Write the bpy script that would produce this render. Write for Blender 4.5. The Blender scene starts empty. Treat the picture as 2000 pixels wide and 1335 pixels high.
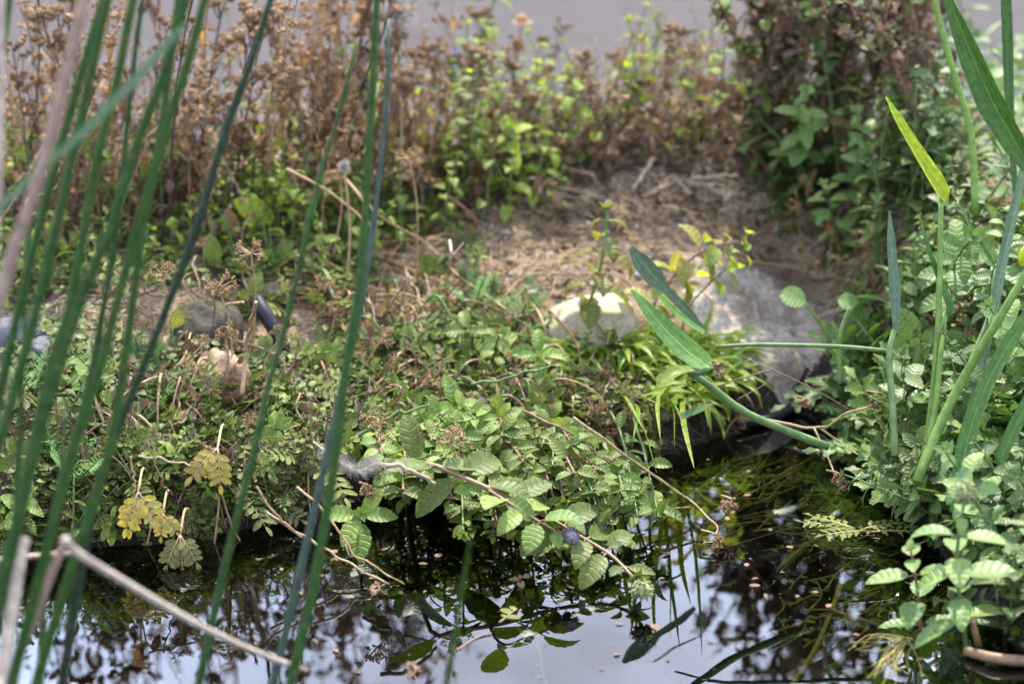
import bpy, math, random
import numpy as np
from mathutils import Vector, Matrix

# ------------------------------------------------------------------ camera, sky, sun, exposure
SC = bpy.context.scene
COL = SC.collection
CAM_H, PITCH, LENS = 0.85, math.radians(20.0), 90.0
cam = bpy.data.cameras.new('camera')
cam.lens = LENS; cam.sensor_width = 36.0; cam.clip_start = 0.02; cam.clip_end = 3000
cam.dof.use_dof = True; cam.dof.focus_distance = 2.05; cam.dof.aperture_fstop = 4.0; cam.dof.aperture_blades = 9
camo = bpy.data.objects.new('camera', cam); COL.objects.link(camo)
camo.location = (0, 0, CAM_H); camo.rotation_euler = (math.pi/2 - PITCH, 0, 0)
SC.camera = camo

SUN_EL, SUN_AZ = math.radians(56), math.radians(8)      # azimuth from +y (away from the camera) towards +x
world = bpy.data.worlds.new('World'); SC.world = world; world.use_nodes = True
nt = world.node_tree; nt.nodes.clear()
wo = nt.nodes.new('ShaderNodeOutputWorld'); bg = nt.nodes.new('ShaderNodeBackground')
sky = nt.nodes.new('ShaderNodeTexSky'); sky.sky_type = 'NISHITA'; sky.sun_disc = False
sky.sun_elevation = SUN_EL; sky.sun_rotation = SUN_AZ; sky.dust_density = 2.5; sky.air_density = 1.2
tc = nt.nodes.new('ShaderNodeTexCoord')
mp = nt.nodes.new('ShaderNodeMapping'); mp.inputs['Scale'].default_value = (1.3, 1.3, 2.6)
nz = nt.nodes.new('ShaderNodeTexNoise'); nz.inputs['Scale'].default_value = 2.2; nz.inputs['Detail'].default_value = 6; nz.inputs['Roughness'].default_value = .55
cr = nt.nodes.new('ShaderNodeValToRGB'); cr.color_ramp.elements[0].position = .34; cr.color_ramp.elements[1].position = .60
mx = nt.nodes.new('ShaderNodeMix'); mx.data_type = 'RGBA'
mx.inputs[7].default_value = (18.8, 22.0, 30.0, 1)          # sunlit thin cloud, in the sky's own units
L = nt.links.new
L(tc.outputs['Generated'], mp.inputs[0]); L(mp.outputs[0], nz.inputs['Vector']); L(nz.outputs[0], cr.inputs[0])
L(cr.outputs[0], mx.inputs[0]); L(sky.outputs[0], mx.inputs[6]); 
spx = nt.nodes.new('ShaderNodeSeparateXYZ'); L(tc.outputs['Generated'], spx.inputs[0])      # added ramp: sky brighter ahead for backlight and water reflection, dimmer behind
cr2 = nt.nodes.new('ShaderNodeMapRange'); cr2.inputs[1].default_value = -.3; cr2.inputs[2].default_value = .8; cr2.inputs[3].default_value = .72; cr2.inputs[4].default_value = 1.5; cr2.interpolation_type = 'SMOOTHSTEP'; L(spx.outputs[1], cr2.inputs[0])
vm_ = nt.nodes.new('ShaderNodeVectorMath'); vm_.operation = 'SCALE'; L(mx.outputs[2], vm_.inputs[0]); L(cr2.outputs[0], vm_.inputs[3]); L(vm_.outputs[0], bg.inputs[0]); L(bg.outputs[0], wo.inputs[0])
bg.inputs[1].default_value = 0.10
sl = bpy.data.lights.new('sun', 'SUN'); sl.energy = 5.0; sl.angle = math.radians(0.8); sl.color = (1.0, .93, .80)
so = bpy.data.objects.new('sun', sl); COL.objects.link(so)
sd = Vector((math.sin(SUN_AZ)*math.cos(SUN_EL), math.cos(SUN_AZ)*math.cos(SUN_EL), math.sin(SUN_EL)))
so.rotation_euler = sd.to_track_quat('Z', 'Y').to_euler(); so.location = (2, 4, 5)
SC.view_settings.view_transform = 'Standard'; SC.view_settings.look = 'None'; SC.view_settings.gamma = 1.0
SC.view_settings.use_curve_mapping = False
SC.view_settings.exposure = 1.08
SC.cycles.use_denoising = True
SC.cycles.max_bounces = 8; SC.cycles.diffuse_bounces = 4; SC.cycles.transparent_max_bounces = 12
SC.cycles.caustics_reflective = False; SC.cycles.caustics_refractive = False

# ------------------------------------------------------------------ helpers: measuring
FWD = np.array((0, math.cos(PITCH), -math.sin(PITCH))); UPV = np.array((0, math.sin(PITCH), math.cos(PITCH)))
CAMP = np.array((0, 0, CAM_H)); KU = 18.0/LENS/1000.0
def ray(px, py): return FWD + (px-1000)*KU*np.array((1., 0, 0)) + (667.5-py)*KU*UPV
def at_y(px, py, y):
    r = ray(px, py); return CAMP + r*(y/r[1])
def at_z(px, py, z):
    r = ray(px, py); return CAMP + r*((z-CAM_H)/r[2])
def at_d(px, py, d): return CAMP + ray(px, py)*d
def pix(p):
    q = np.asarray(p, float)-CAMP; d = q@FWD
    return 1000+q[0]/d/KU, 667.5-(q@UPV)/d/KU
def sstep(a, b, x):
    t = np.clip((np.asarray(x, float)-a)/(b-a), 0, 1); return t*t*(3-2*t)
def vnoise(x, y, s, seed=0):
    """smooth value noise of two coordinates"""
    x = np.asarray(x, float)*s; y = np.asarray(y, float)*s
    xi = np.floor(x).astype(np.int64); yi = np.floor(y).astype(np.int64); fx = x-xi; fy = y-yi
    fx = fx*fx*(3-2*fx); fy = fy*fy*(3-2*fy)
    def h(a, b):
        n = (a*374761393 + b*668265263 + seed*144269504) & 0x7fffffff
        n = ((n ^ (n >> 13))*1274126177) & 0x7fffffff
        return ((n ^ (n >> 16)) & 0xffff)/65535.0
    return (h(xi, yi)*(1-fx)+h(xi+1, yi)*fx)*(1-fy)+(h(xi, yi+1)*(1-fx)+h(xi+1, yi+1)*fx)*fy

SHORE_PX = [(-900, 1110), (-300, 1095), (0, 1085), (250, 1062), (420, 1050), (600, 1010), (760, 950), (1000, 935), (1180, 915), (1330, 880), (1480, 825), (1580, 800), (1650, 835), (1720, 920), (1800, 1030), (1900, 1170), (2040, 1320), (2300, 1500)]
_s = np.array([at_z(a, b, 0.0)[:2] for a, b in SHORE_PX])
def shore(x): return np.interp(x, _s[:, 0], _s[:, 1])
def ground(x, y):
    x = np.asarray(x, float); y = np.asarray(y, float)
    d = y-shore(x)-.012*(vnoise(x, y*0, 18, 3)-.5)
    low = 1-.5*sstep(.16, .34, x)
    z = -.30+.30*sstep(-.10, .0, d)
    z = np.where(d > 0, low*(.040*sstep(0, .035, d)+.062*sstep(.02, .26, d))+.052*sstep(.2, .6, d)+(1-low)*.13*sstep(.25, .8, d), z)
    rough = sstep(.0, .05, d)*(1-sstep(2.34, 2.45, y))
    z = z+rough*(.026*(vnoise(x, y, 9, 1)-.5)+.012*(vnoise(x, y, 28, 2)-.5)+.005*(vnoise(x, y, 90, 5)-.5)+.003*(vnoise(x, y, 210, 6)-.5))
    far = sstep(2.34, 2.45, y); z = z*(1-far)+.155*far
    near = sstep(-.2, -.9, y); return z*(1-near)+.2*near
def G(px, py):
    """the point of the ground seen at a pixel of the photograph"""
    r = ray(px, py); p = CAMP+np.outer(_TT, r); hit = np.nonzero(p[:, 2] <= ground(p[:, 0], p[:, 1]))[0]
    if not len(hit): return p[-1]
    q = CAMP+np.outer(np.linspace(_TT[max(hit[0]-1, 0)], _TT[hit[0]], 12), r)
    return q[np.nonzero(q[:, 2] <= ground(q[:, 0], q[:, 1])+1e-6)[0][0]]
_TT = np.concatenate([np.arange(1.5, 3.2, .012), np.arange(3.2, 9, .2)])
def onground(x, y, dz=0): return np.array((x, y, float(ground(x, y))+dz))
def nrm(v):
    v = np.asarray(v, float); l = np.linalg.norm(v); return v/l if l > 1e-9 else np.array((0, 0, 1.))

# ------------------------------------------------------------------ helpers: mesh building
class MB:
    def __init__(s): s.v = []; s.a = []; s.f = []; s.n = 0
    def add(s, V, F, A):
        s.v.append(V); s.a.append(A); s.f.extend([tuple(i+s.n for i in q) for q in F]); s.n += len(V)
    def mesh(s, name, mat, smooth=True):
        me = bpy.data.meshes.new(name)
        V = np.concatenate(s.v) if s.v else np.zeros((0, 3)); A = np.concatenate(s.a) if s.a else np.zeros((0, 3))
        me.from_pydata(V.tolist(), [], s.f)
        at = me.attributes.new('luv', 'FLOAT_VECTOR', 'POINT'); at.data.foreach_set('vector', A.astype(np.float32).ravel())
        if smooth: me.polygons.foreach_set('use_smooth', [True]*len(me.polygons))
        me.materials.append(mat); me.update(); return me
_GF = {}
def gridfaces(nu, nv):
    k = (nu, nv)
    if k not in _GF: _GF[k] = [(j*nu+i, j*nu+i+1, (j+1)*nu+i+1, (j+1)*nu+i) for j in range(nv-1) for i in range(nu-1)]
    return _GF[k]
def prof(kind, t):
    t = np.clip(t, 0, 1)
    a, b = {'mint': (.55, .80), 'oval': (.5, .5), 'lance': (.7, 1.1), 'heart': (.28, .85), 'oblong': (.45, .42), 'spoon': (1.3, .45), 'grass': (.12, .75), 'shrivel': (.7, .7)}[kind]
    m = a/(a+b); return (t**a*(1-t)**b)/(m**a*(1-m)**b)
def leaf(mb, p, d, n, L, W, kind='mint', droop=.5, fold=.25, serr=0., nx=1, ny=5, pucker=0., rnd=.5, wave=0., lobes=0):
    """one leaf blade: p base, d pointing direction, n upper face; L length, W half width"""
    d = nrm(d); n = np.asarray(n, float); n = nrm(n-d*(n@d)); s = np.cross(d, n)
    t = np.linspace(0, 1, ny+1); ang = droop*t*(.6+.4*t)
    ds = L/ny; X = np.concatenate(([0], np.cumsum(np.cos((ang[1:]+ang[:-1])/2)*ds))); Z = np.concatenate(([0], -np.cumsum(np.sin((ang[1:]+ang[:-1])/2)*ds)))
    w = prof(kind, np.clip(t, .03, .985))*W
    if lobes: w = w*(1-.45*np.abs(np.sin(np.pi*lobes*t)))
    u = np.linspace(-1, 1, 2*nx+1)
    U, T = np.meshgrid(u, t); wd = w[:, None]*np.ones_like(U)
    if serr:
        e = (np.abs(U) > .99); sg = np.where(np.arange(ny+1) % 2 == 0, 1, -1)[:, None]; wd = np.where(e, wd*(1+serr*sg), wd)
    side = U*wd; up = fold*np.abs(side)-.25*fold*side**2/max(W, 1e-6)
    if pucker: up = up+pucker*W*np.sin(2*np.pi*(T*5-np.abs(U)*.9))*np.abs(U)*(1.15-np.abs(U))
    if wave: up = up+wave*W*np.sin(9*T+rnd*20+2*np.sign(U))*np.abs(U)
    ca = np.cos(ang)[:, None]; sa = np.sin(ang)[:, None]
    Xf = X[:, None]+up*sa; Zf = Z[:, None]+up*ca
    V = np.asarray(p)[None, None]+Xf[..., None]*d+Zf[..., None]*n+side[..., None]*s
    A = np.stack([U, T, np.full_like(U, rnd)], -1)
    mb.add(V.reshape(-1, 3), gridfaces(2*nx+1, ny+1), A.reshape(-1, 3))
def frames(P):
    P = np.asarray(P, float); T = np.gradient(P, axis=0); T = T/np.maximum(np.linalg.norm(T, axis=1, keepdims=True), 1e-9)
    h = np.array((0, 0, 1.)) if abs(T[0, 2]) < .9 else np.array((1., 0, 0))
    N = np.zeros_like(P); n = nrm(h-T[0]*(h@T[0]))
    for i in range(len(P)):
        n = nrm(n-T[i]*(n@T[i])); N[i] = n
    return T, N, np.cross(T, N)
def smooth_path(P, n):
    """a Catmull-Rom curve of n points through the given points"""
    P = np.asarray(P, float)
    if len(P) < 3: return P[0]+(P[-1]-P[0])*np.linspace(0, 1, n)[:, None]
    Q = np.vstack([2*P[0]-P[1], P, 2*P[-1]-P[-2]]); out = []
    for s in np.linspace(0, len(P)-1-1e-6, n):
        i = int(s); f = s-i; a, b, c, d = Q[i:i+4]
        out.append(.5*(2*b+(c-a)*f+(2*a-5*b+4*c-d)*f*f+(3*b-a-3*c+d)*f**3))
    return np.array(out)
def tube(mb, P, r0, r1=None, sides=5, rnd=.5, radii=None, cap=True):
    P = np.asarray(P, float); n = len(P); r1 = r0 if r1 is None else r1
    R = np.linspace(r0, r1, n) if radii is None else np.asarray(radii, float)
    T, N, B = frames(P); a = np.linspace(0, 2*np.pi, sides, endpoint=False)
    V = P[:, None]+R[:, None, None]*(np.cos(a)[None, :, None]*N[:, None]+np.sin(a)[None, :, None]*B[:, None])
    A = np.stack([np.tile(np.cos(a), (n, 1)), np.tile(np.linspace(0, 1, n)[:, None], (1, sides)), np.full((n, sides), rnd)], -1)
    F = [(j*sides+i, j*sides+(i+1) % sides, (j+1)*sides+(i+1) % sides, (j+1)*sides+i) for j in range(n-1) for i in range(sides)]
    if cap: F += [tuple(range(sides-1, -1, -1)), tuple((n-1)*sides+i for i in range(sides))]
    mb.add(V.reshape(-1, 3), F, A.reshape(-1, 3))
def ribbon(mb, P, W, nh, fold=.2, nx=2, rnd=.5, thick=.0006):
    """a strap leaf along a path; W half widths, nh the way its upper face looks"""
    P = np.asarray(P, float); T = frames(P)[0]; nh = np.asarray(nh, float)
    if nh.ndim == 1: nh = np.tile(nh, (len(P), 1))
    N = np.array([nrm(nh[i]-T[i]*(nh[i]@T[i])) for i in range(len(P))]); S = np.cross(T, N); W = np.asarray(W, float)
    u = np.linspace(-1, 1, 2*nx+1); m = len(u)
    for sgn in (1, -1):
        off = fold*np.abs(u)[None, :]*W[:, None]+sgn*thick*(1-u**2)[None, :]
        V = P[:, None]+(u[None, :]*W[:, None])[..., None]*S[:, None]+off[..., None]*N[:, None]
        A = np.stack([np.tile(u, (len(P), 1)), np.tile(np.linspace(0, 1, len(P))[:, None], (1, m)), np.full((len(P), m), rnd)], -1)
        F = gridfaces(m, len(P)); mb.add(V.reshape(-1, 3), F if sgn > 0 else [q[::-1] for q in F], A.reshape(-1, 3))
_OV = np.array([(1, 0, 0), (-1, 0, 0), (0, 1, 0), (0, -1, 0), (0, 0, 1), (0, 0, -1)], float)
_OF = [(0, 2, 4), (2, 1, 4), (1, 3, 4), (3, 0, 4), (2, 0, 5), (1, 2, 5), (3, 1, 5), (0, 3, 5)]
def bead(mb, c, r, rnd=.5, sz=1.): mb.add(np.asarray(c)+_OV*np.array((r, r, r*sz)), _OF, np.tile((0, .5, rnd), (6, 1)))
def blob(mb, c, r, ax=(0, 0, 1), sq=1., seg=8, rings=5, rnd=.5, rough=0., rg=None):
    ax = nrm(ax); h = np.array((1., 0, 0)) if abs(ax[0]) < .8 else np.array((0, 1., 0)); s = nrm(np.cross(ax, h)); b = np.cross(ax, s)
    th = np.linspace(0, np.pi, rings+1); ph = np.linspace(0, 2*np.pi, seg, endpoint=False)
    TH, PH = np.meshgrid(th, ph, indexing='ij'); rr = r*(1+(rough*(rg.random(TH.shape)-.5) if rough else 0))
    V = np.asarray(c)+(rr*np.sin(TH)*np.cos(PH))[..., None]*s+(rr*np.sin(TH)*np.sin(PH))[..., None]*b+(rr*sq*np.cos(TH))[..., None]*ax
    F = [(j*seg+i, j*seg+(i+1) % seg, (j+1)*seg+(i+1) % seg, (j+1)*seg+i) for j in range(rings) for i in range(seg)]
    A = np.stack([np.cos(PH), TH/np.pi, np.full_like(TH, rnd)], -1); mb.add(V.reshape(-1, 3), F, A.reshape(-1, 3))

# ------------------------------------------------------------------ helpers: scene tree
def tag(o, label=None, cat=None, group=None, kind=None):
    if label: o['label'] = label
    if cat: o['category'] = cat
    if group: o['group'] = group
    if kind: o['kind'] = kind
    return o
def thing(name, label, cat, loc=(0, 0, 0), rot=(0, 0, 0), scale=1., group=None):
    o = bpy.data.objects.new(name, None); COL.objects.link(o); o.empty_display_size = .02
    o.location = tuple(float(c) for c in loc); o.rotation_euler = rot; o.scale = (scale,)*3 if np.isscalar(scale) else scale
    return tag(o, label, cat, group)
def part(name, me, parent=None, loc=None):
    o = bpy.data.objects.new(name, me); COL.objects.link(o)
    if parent is not None: o.parent = parent
    if loc is not None: o.location = tuple(float(c) for c in loc)
    return o
def plant(name, proto, label, cat, loc, rot=(0, 0, 0), scale=1., group=None):
    """a plant of its own from ready meshes: proto is a list of (part name, mesh)"""
    t = thing(name, label, cat, loc, rot, scale, group)
    for q in proto:
        o = part(q[0], q[1], t)
        if len(q) > 2: o.matrix_local = q[2]
    return t
def local(P, o): return np.asarray(P, float)-np.asarray(o, float)

# ------------------------------------------------------------------ materials
def new_mat(name):
    m = bpy.data.materials.new(name); m.use_nodes = True; m.node_tree.nodes.clear(); return m, m.node_tree.nodes, m.node_tree.links.new
def mathn(N, LK, op, a, b=None, c=None):
    n = N.new('ShaderNodeMath'); n.operation = op
    for i, v in enumerate((a, b, c)):
        if v is None: continue
        if isinstance(v, (int, float)): n.inputs[i].default_value = v
        else: LK(v, n.inputs[i])
    return n.outputs[0]
def mixc(N, LK, fac, a, b, mode='MIX'):
    n = N.new('ShaderNodeMix'); n.data_type = 'RGBA'; n.blend_type = mode; n.clamp_factor = True
    for i, v in ((0, fac), (6, a), (7, b)):
        if isinstance(v, (int, float)): n.inputs[i].default_value = v
        elif isinstance(v, tuple): n.inputs[i].default_value = (*v, 1)
        else: LK(v, n.inputs[i])
    return n.outputs[2]
def ramp(N, LK, f, stops):
    n = N.new('ShaderNodeValToRGB'); e = n.color_ramp.elements
    while len(e) < len(stops): e.new(.5)
    for i, (p, c) in enumerate(stops): e[i].position = p; e[i].color = (*c, 1) if isinstance(c, tuple) else (c, c, c, 1)
    LK(f, n.inputs[0]); return n.outputs[0]
def noise(N, LK, vec, scale, detail=3, rough=.5):
    n = N.new('ShaderNodeTexNoise'); n.inputs['Scale'].default_value = scale; n.inputs['Detail'].default_value = detail; n.inputs['Roughness'].default_value = rough
    if vec is not None: LK(vec, n.inputs['Vector'])
    return n.outputs[0]
def leaf_mat(name, c1, c2, vein=(.25, .32, .14), vs=.20, trans=.35, rough=.5, spots=None, veins=6., spec=.22, tcol=None, bump=.7, edge=None, par=0):
    m, N, LK = new_mat(name)
    at = N.new('ShaderNodeAttribute'); at.attribute_name = 'luv'; sp = N.new('ShaderNodeSeparateXYZ'); LK(at.outputs['Vector'], sp.inputs[0])
    U, T, R = sp.outputs[0], sp.outputs[1], sp.outputs[2]; au = mathn(N, LK, 'ABSOLUTE', U)
    oi = N.new('ShaderNodeObjectInfo'); geo = N.new('ShaderNodeNewGeometry')
    f = mathn(N, LK, 'FRACT', mathn(N, LK, 'ADD', R, oi.outputs['Random']))
    col = mixc(N, LK, f, c1, c2)
    mot = noise(N, LK, geo.outputs['Position'], 260, 3)
    col = mixc(N, LK, 1.0, col, ramp(N, LK, mot, [(.3, .72), (.75, 1.25)]), 'MULTIPLY')
    # side veins and midrib
    if veins:
        ph = mathn(N, LK, 'SUBTRACT', mathn(N, LK, 'MULTIPLY', T, veins*6.2832), mathn(N, LK, 'MULTIPLY', au, 4.2))
        vv = mathn(N, LK, 'POWER', mathn(N, LK, 'ABSOLUTE', mathn(N, LK, 'SINE', mathn(N, LK, 'MULTIPLY', ph, .5))), 14.)
        mid = mathn(N, LK, 'LESS_THAN', au, .05)
        vm = mathn(N, LK, 'MAXIMUM', mathn(N, LK, 'MULTIPLY', vv, .7), mid)
        col = mixc(N, LK, mathn(N, LK, 'MULTIPLY', vm, vs), col, vein)
    if par:
        pv = mathn(N, LK, 'ABSOLUTE', mathn(N, LK, 'SINE', mathn(N, LK, 'MULTIPLY', U, par*3.1416)))
        pm = mathn(N, LK, 'MAXIMUM', mathn(N, LK, 'MULTIPLY', mathn(N, LK, 'POWER', pv, 6.), .35), mathn(N, LK, 'LESS_THAN', au, .06))
        col = mixc(N, LK, mathn(N, LK, 'MULTIPLY', pm, .45), col, vein)
        cb = N.new('ShaderNodeCombineXYZ'); LK(mathn(N, LK, 'MULTIPLY', U, 3.), cb.inputs[0]); LK(mathn(N, LK, 'MULTIPLY', T, 2.), cb.inputs[1]); LK(R, cb.inputs[2])
        col = mixc(N, LK, 1.0, col, ramp(N, LK, noise(N, LK, cb.outputs[0], 2.5, 4, .6), [(.3, .70), (.7, 1.3)]), 'MULTIPLY')
    if spots:
        s = noise(N, LK, geo.outputs['Position'], 420, 2); pat = noise(N, LK, geo.outputs['Position'], 38, 2)
        col = mixc(N, LK, mathn(N, LK, 'MULTIPLY', ramp(N, LK, s, [(.58, 0.), (.66, 1.)]), ramp(N, LK, pat, [(.45, 0.), (.6, 1.)])), col, spots)
    if edge: col = mixc(N, LK, mathn(N, LK, 'MULTIPLY', mathn(N, LK, 'POWER', au, 4.), .8), col, edge)
    br = mathn(N, LK, 'ADD', mathn(N, LK, 'MULTIPLY', oi.outputs['Random'], .75), .68)
    cc = N.new('ShaderNodeCombineColor'); [LK(br, cc.inputs[i]) for i in range(3)]
    col = mixc(N, LK, 1.0, col, cc.outputs[0], 'MULTIPLY')
    pb = N.new('ShaderNodeBsdfPrincipled'); LK(col, pb.inputs['Base Color']); pb.inputs['Roughness'].default_value = rough; pb.inputs['Specular IOR Level'].default_value = spec
    if veins and bump:
        bp = N.new('ShaderNodeBump'); bp.inputs['Strength'].default_value = bump; bp.inputs['Distance'].default_value = .001; LK(mathn(N, LK, 'SUBTRACT', 1., vm), bp.inputs['Height']); LK(bp.outputs[0], pb.inputs['Normal'])
    out = N.new('ShaderNodeOutputMaterial')
    if trans > 0:
        tr = N.new('ShaderNodeBsdfTranslucent'); LK(mixc(N, LK, 1.0, col, tcol or (1.5, 1.6, .7), 'MULTIPLY'), tr.inputs[0])
        ms = N.new('ShaderNodeMixShader'); ms.inputs[0].default_value = trans; LK(pb.outputs[0], ms.inputs[1]); LK(tr.outputs[0], ms.inputs[2]); LK(ms.outputs[0], out.inputs[0])
    else: LK(pb.outputs[0], out.inputs[0])
    return m
def stem_mat(name, c1, c2, rough=.55, spots=None, stripe=0, spec=.35, along=None, trans=0):
    """stalks: two colours by stalk and length, fibres along it, blotches"""
    m, N, LK = new_mat(name)
    at = N.new('ShaderNodeAttribute'); at.attribute_name = 'luv'; sp = N.new('ShaderNodeSeparateXYZ'); LK(at.outputs['Vector'], sp.inputs[0])
    oi = N.new('ShaderNodeObjectInfo'); geo = N.new('ShaderNodeNewGeometry')
    f = mathn(N, LK, 'FRACT', mathn(N, LK, 'ADD', sp.outputs[2], oi.outputs['Random']))
    col = mixc(N, LK, f, c1, c2)
    if along: col = mixc(N, LK, ramp(N, LK, sp.outputs[1], [(along[1], 0.), (along[2], 1.)]), col, along[0])
    n1 = noise(N, LK, geo.outputs['Position'], 120, 4, .6)
    col = mixc(N, LK, 1.0, col, ramp(N, LK, n1, [(.3, .65), (.7, 1.3)]), 'MULTIPLY')
    if stripe:
        cb = N.new('ShaderNodeCombineXYZ'); LK(mathn(N, LK, 'MULTIPLY', sp.outputs[0], stripe), cb.inputs[0]); LK(mathn(N, LK, 'MULTIPLY', sp.outputs[1], 6.), cb.inputs[1]); LK(sp.outputs[2], cb.inputs[2])
        col = mixc(N, LK, 1.0, col, ramp(N, LK, noise(N, LK, cb.outputs[0], 3, 2), [(.35, .7), (.7, 1.3)]), 'MULTIPLY')
    if spots:
        s = noise(N, LK, geo.outputs['Position'], 300, 2); col = mixc(N, LK, ramp(N, LK, s, [(.6, 0.), (.68, 1.)]), col, spots)
    pb = N.new('ShaderNodeBsdfPrincipled'); LK(col, pb.inputs['Base Color']); pb.inputs['Roughness'].default_value = rough; pb.inputs['Specular IOR Level'].default_value = spec
    bp = N.new('ShaderNodeBump'); bp.inputs['Strength'].default_value = .3; bp.inputs['Distance'].default_value = .001; LK(n1, bp.inputs['Height']); LK(bp.outputs[0], pb.inputs['Normal'])
    out = N.new('ShaderNodeOutputMaterial')
    if trans:
        tr = N.new('ShaderNodeBsdfTranslucent'); LK(mixc(N, LK, 1.0, col, (1.4, 1.5, .7), 'MULTIPLY'), tr.inputs[0])
        ms = N.new('ShaderNodeMixShader'); ms.inputs[0].default_value = trans; LK(pb.outputs[0], ms.inputs[1]); LK(tr.outputs[0], ms.inputs[2]); LK(ms.outputs[0], out.inputs[0])
    else: LK(pb.outputs[0], out.inputs[0])
    return m
M = {}
M['mint'] = leaf_mat('mint_leaf', (.092, .150, .026), (.170, .210, .038), vein=(.24, .31, .12), spots=(.10, .06, .02), trans=.24)
M['mint_cool'] = leaf_mat('sky_tinted_mint_leaf', (.076, .138, .030), (.150, .200, .050), vein=(.22, .28, .12), rough=.45, spec=.30, trans=.25, tcol=(1.2, 1.5, .7))  # cooler base green: the sky's reflection on the leaves put into the colour
M['mint_lime'] = leaf_mat('lime_leaf', (.15, .21, .03), (.25, .29, .045), vein=(.28, .32, .10), trans=.45, tcol=(1.6, 1.7, .5))
M['mint_yellow'] = leaf_mat('yellowing_leaf', (.14, .20, .04), (.24, .22, .06), vein=(.30, .30, .13), spots=(.12, .05, .02), trans=.42, tcol=(1.4, 1.45, .5), edge=(.24, .14, .05))
M['parsnip'] = leaf_mat('pinnate_leaf', (.100, .140, .026), (.180, .190, .038), vein=(.18, .22, .09), vs=.25, spots=(.13, .08, .03), trans=.28, edge=(.11, .10, .04))
M['bronze'] = leaf_mat('bronze_leaf', (.14, .115, .040), (.16, .155, .05), vs=.2, trans=.25, spots=(.08, .04, .02))
M['gold'] = leaf_mat('golden_leaf', (.46, .36, .05), (.38, .33, .09), vs=.2, trans=.35, tcol=(1.3, 1.1, .5), edge=(.32, .22, .08))
M['tiny'] = leaf_mat('tiny_leaf', (.072, .110, .020), (.140, .165, .032), veins=0, trans=.3)
M['feather'] = leaf_mat('feathery_leaf', (.08, .17, .045), (.12, .22, .06), veins=0, trans=.35)
M['dry'] = leaf_mat('dry_leaf', (.26, .17, .09), (.14, .085, .05), vs=.2, trans=.25, rough=.7, spec=.2, tcol=(1.3, 1.1, .7))
M['dark_dry'] = leaf_mat('dark_dry_leaf', (.205, .130, .080), (.105, .070, .050), vs=.2, trans=.2, rough=.75, spec=.2, tcol=(1.3, 1.0, .7))
M['orange_dry'] = leaf_mat('orange_dry_leaf', (.38, .21, .09), (.30, .20, .11), vs=.2, trans=.3, rough=.7, spec=.2, tcol=(1.3, 1.1, .7))
M['blade'] = leaf_mat('strap_leaf', (.070, .155, .026), (.100, .190, .036), veins=0, par=9, trans=.38, rough=.35, tcol=(1.3, 1.7, .5))
M['blade_grey'] = leaf_mat('grey_strap_leaf', (.09, .145, .075), (.11, .165, .09), veins=0, par=9, trans=.25, rough=.4)
M['blade_yellow'] = leaf_mat('yellow_strap_leaf', (.36, .43, .02), (.42, .46, .025), veins=0, par=5, trans=.40, rough=.35, spots=(.38, .30, .02), tcol=(1.3, 1.3, .5))
M['grass'] = leaf_mat('grass_leaf', (.20, .29, .03), (.27, .33, .045), veins=0, par=3, trans=.5, rough=.4)
M['rush'] = stem_mat('rush_stalk', (.015, .046, .005), (.028, .072, .006), spec=.15, rough=.6, stripe=9, spots=(.075, .070, .022))
M['rush_dark'] = stem_mat('dark_rush_stalk', (.011, .024, .007), (.016, .032, .009), spec=.15, rough=.65, stripe=5, spots=(.05, .06, .04))
M['rush_grey'] = stem_mat('greyish_rush_stalk', (.035, .055, .036), (.042, .062, .040), spec=.15, rough=.6, stripe=5)
M['rush_dead'] = stem_mat('dead_rush_stalk', (.20, .125, .085), (.24, .16, .11), rough=.7, stripe=4)
M['rush_pale'] = stem_mat('bleached_stalk', (.42, .34, .26), (.38, .28, .21), rough=.7, stripe=4, spots=(.28, .19, .12))
M['stem_green'] = stem_mat('green_stem', (.11, .18, .05), (.14, .20, .06), trans=.15)
M['stem_bright'] = stem_mat('bright_green_stem', (.15, .25, .04), (.19, .28, .05), trans=.25, rough=.4)
M['stem_red'] = stem_mat('reddish_stem', (.20, .085, .055), (.24, .16, .08), spots=(.30, .20, .11))
M['stem_tan'] = stem_mat('tan_stem', (.33, .21, .09), (.38, .27, .14), spots=(.20, .10, .05))
M['stem_brown'] = stem_mat('brown_stem', (.16, .09, .055), (.24, .145, .085), rough=.7)
M['stem_dark'] = stem_mat('dark_stem', (.045, .032, .026), (.080, .055, .04), rough=.75)
M['stem_orange'] = stem_mat('orange_dry_stem', (.36, .20, .08), (.42, .27, .13), rough=.65)
M['straw'] = stem_mat('straw', (.42, .32, .21), (.28, .19, .12), rough=.75, stripe=4)
M['thatch'] = stem_mat('thatch', (.13, .082, .052), (.055, .038, .028), rough=.8)
M['seed'] = stem_mat('seed_head', (.27, .165, .085), (.19, .115, .065), rough=.85, spec=.15)
M['seed_orange'] = stem_mat('seed_capsule', (.40, .235, .115), (.33, .20, .105), rough=.8, spec=.2, trans=.2)
M['umbel'] = stem_mat('umbel_seed', (.30, .20, .085), (.22, .13, .06), rough=.8, spec=.2)
M['flower_lilac'] = stem_mat('lilac_flower', (.27, .21, .28), (.22, .16, .23), rough=.85, spots=(.10, .07, .10))
M['flower_green'] = stem_mat('green_flower_head', (.22, .25, .09), (.26, .28, .12), rough=.8)
M['fluff'] = stem_mat('white_fluff', (.40, .36, .33), (.46, .42, .39), rough=.9, trans=.25)
M['pond_stem'] = stem_mat('submerged_stem', (.24, .22, .03), (.30, .24, .05), rough=.5)
M['pond_leaf'] = leaf_mat('submerged_leaf', (.13, .16, .025), (.20, .19, .045), veins=0, trans=.3)

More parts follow.
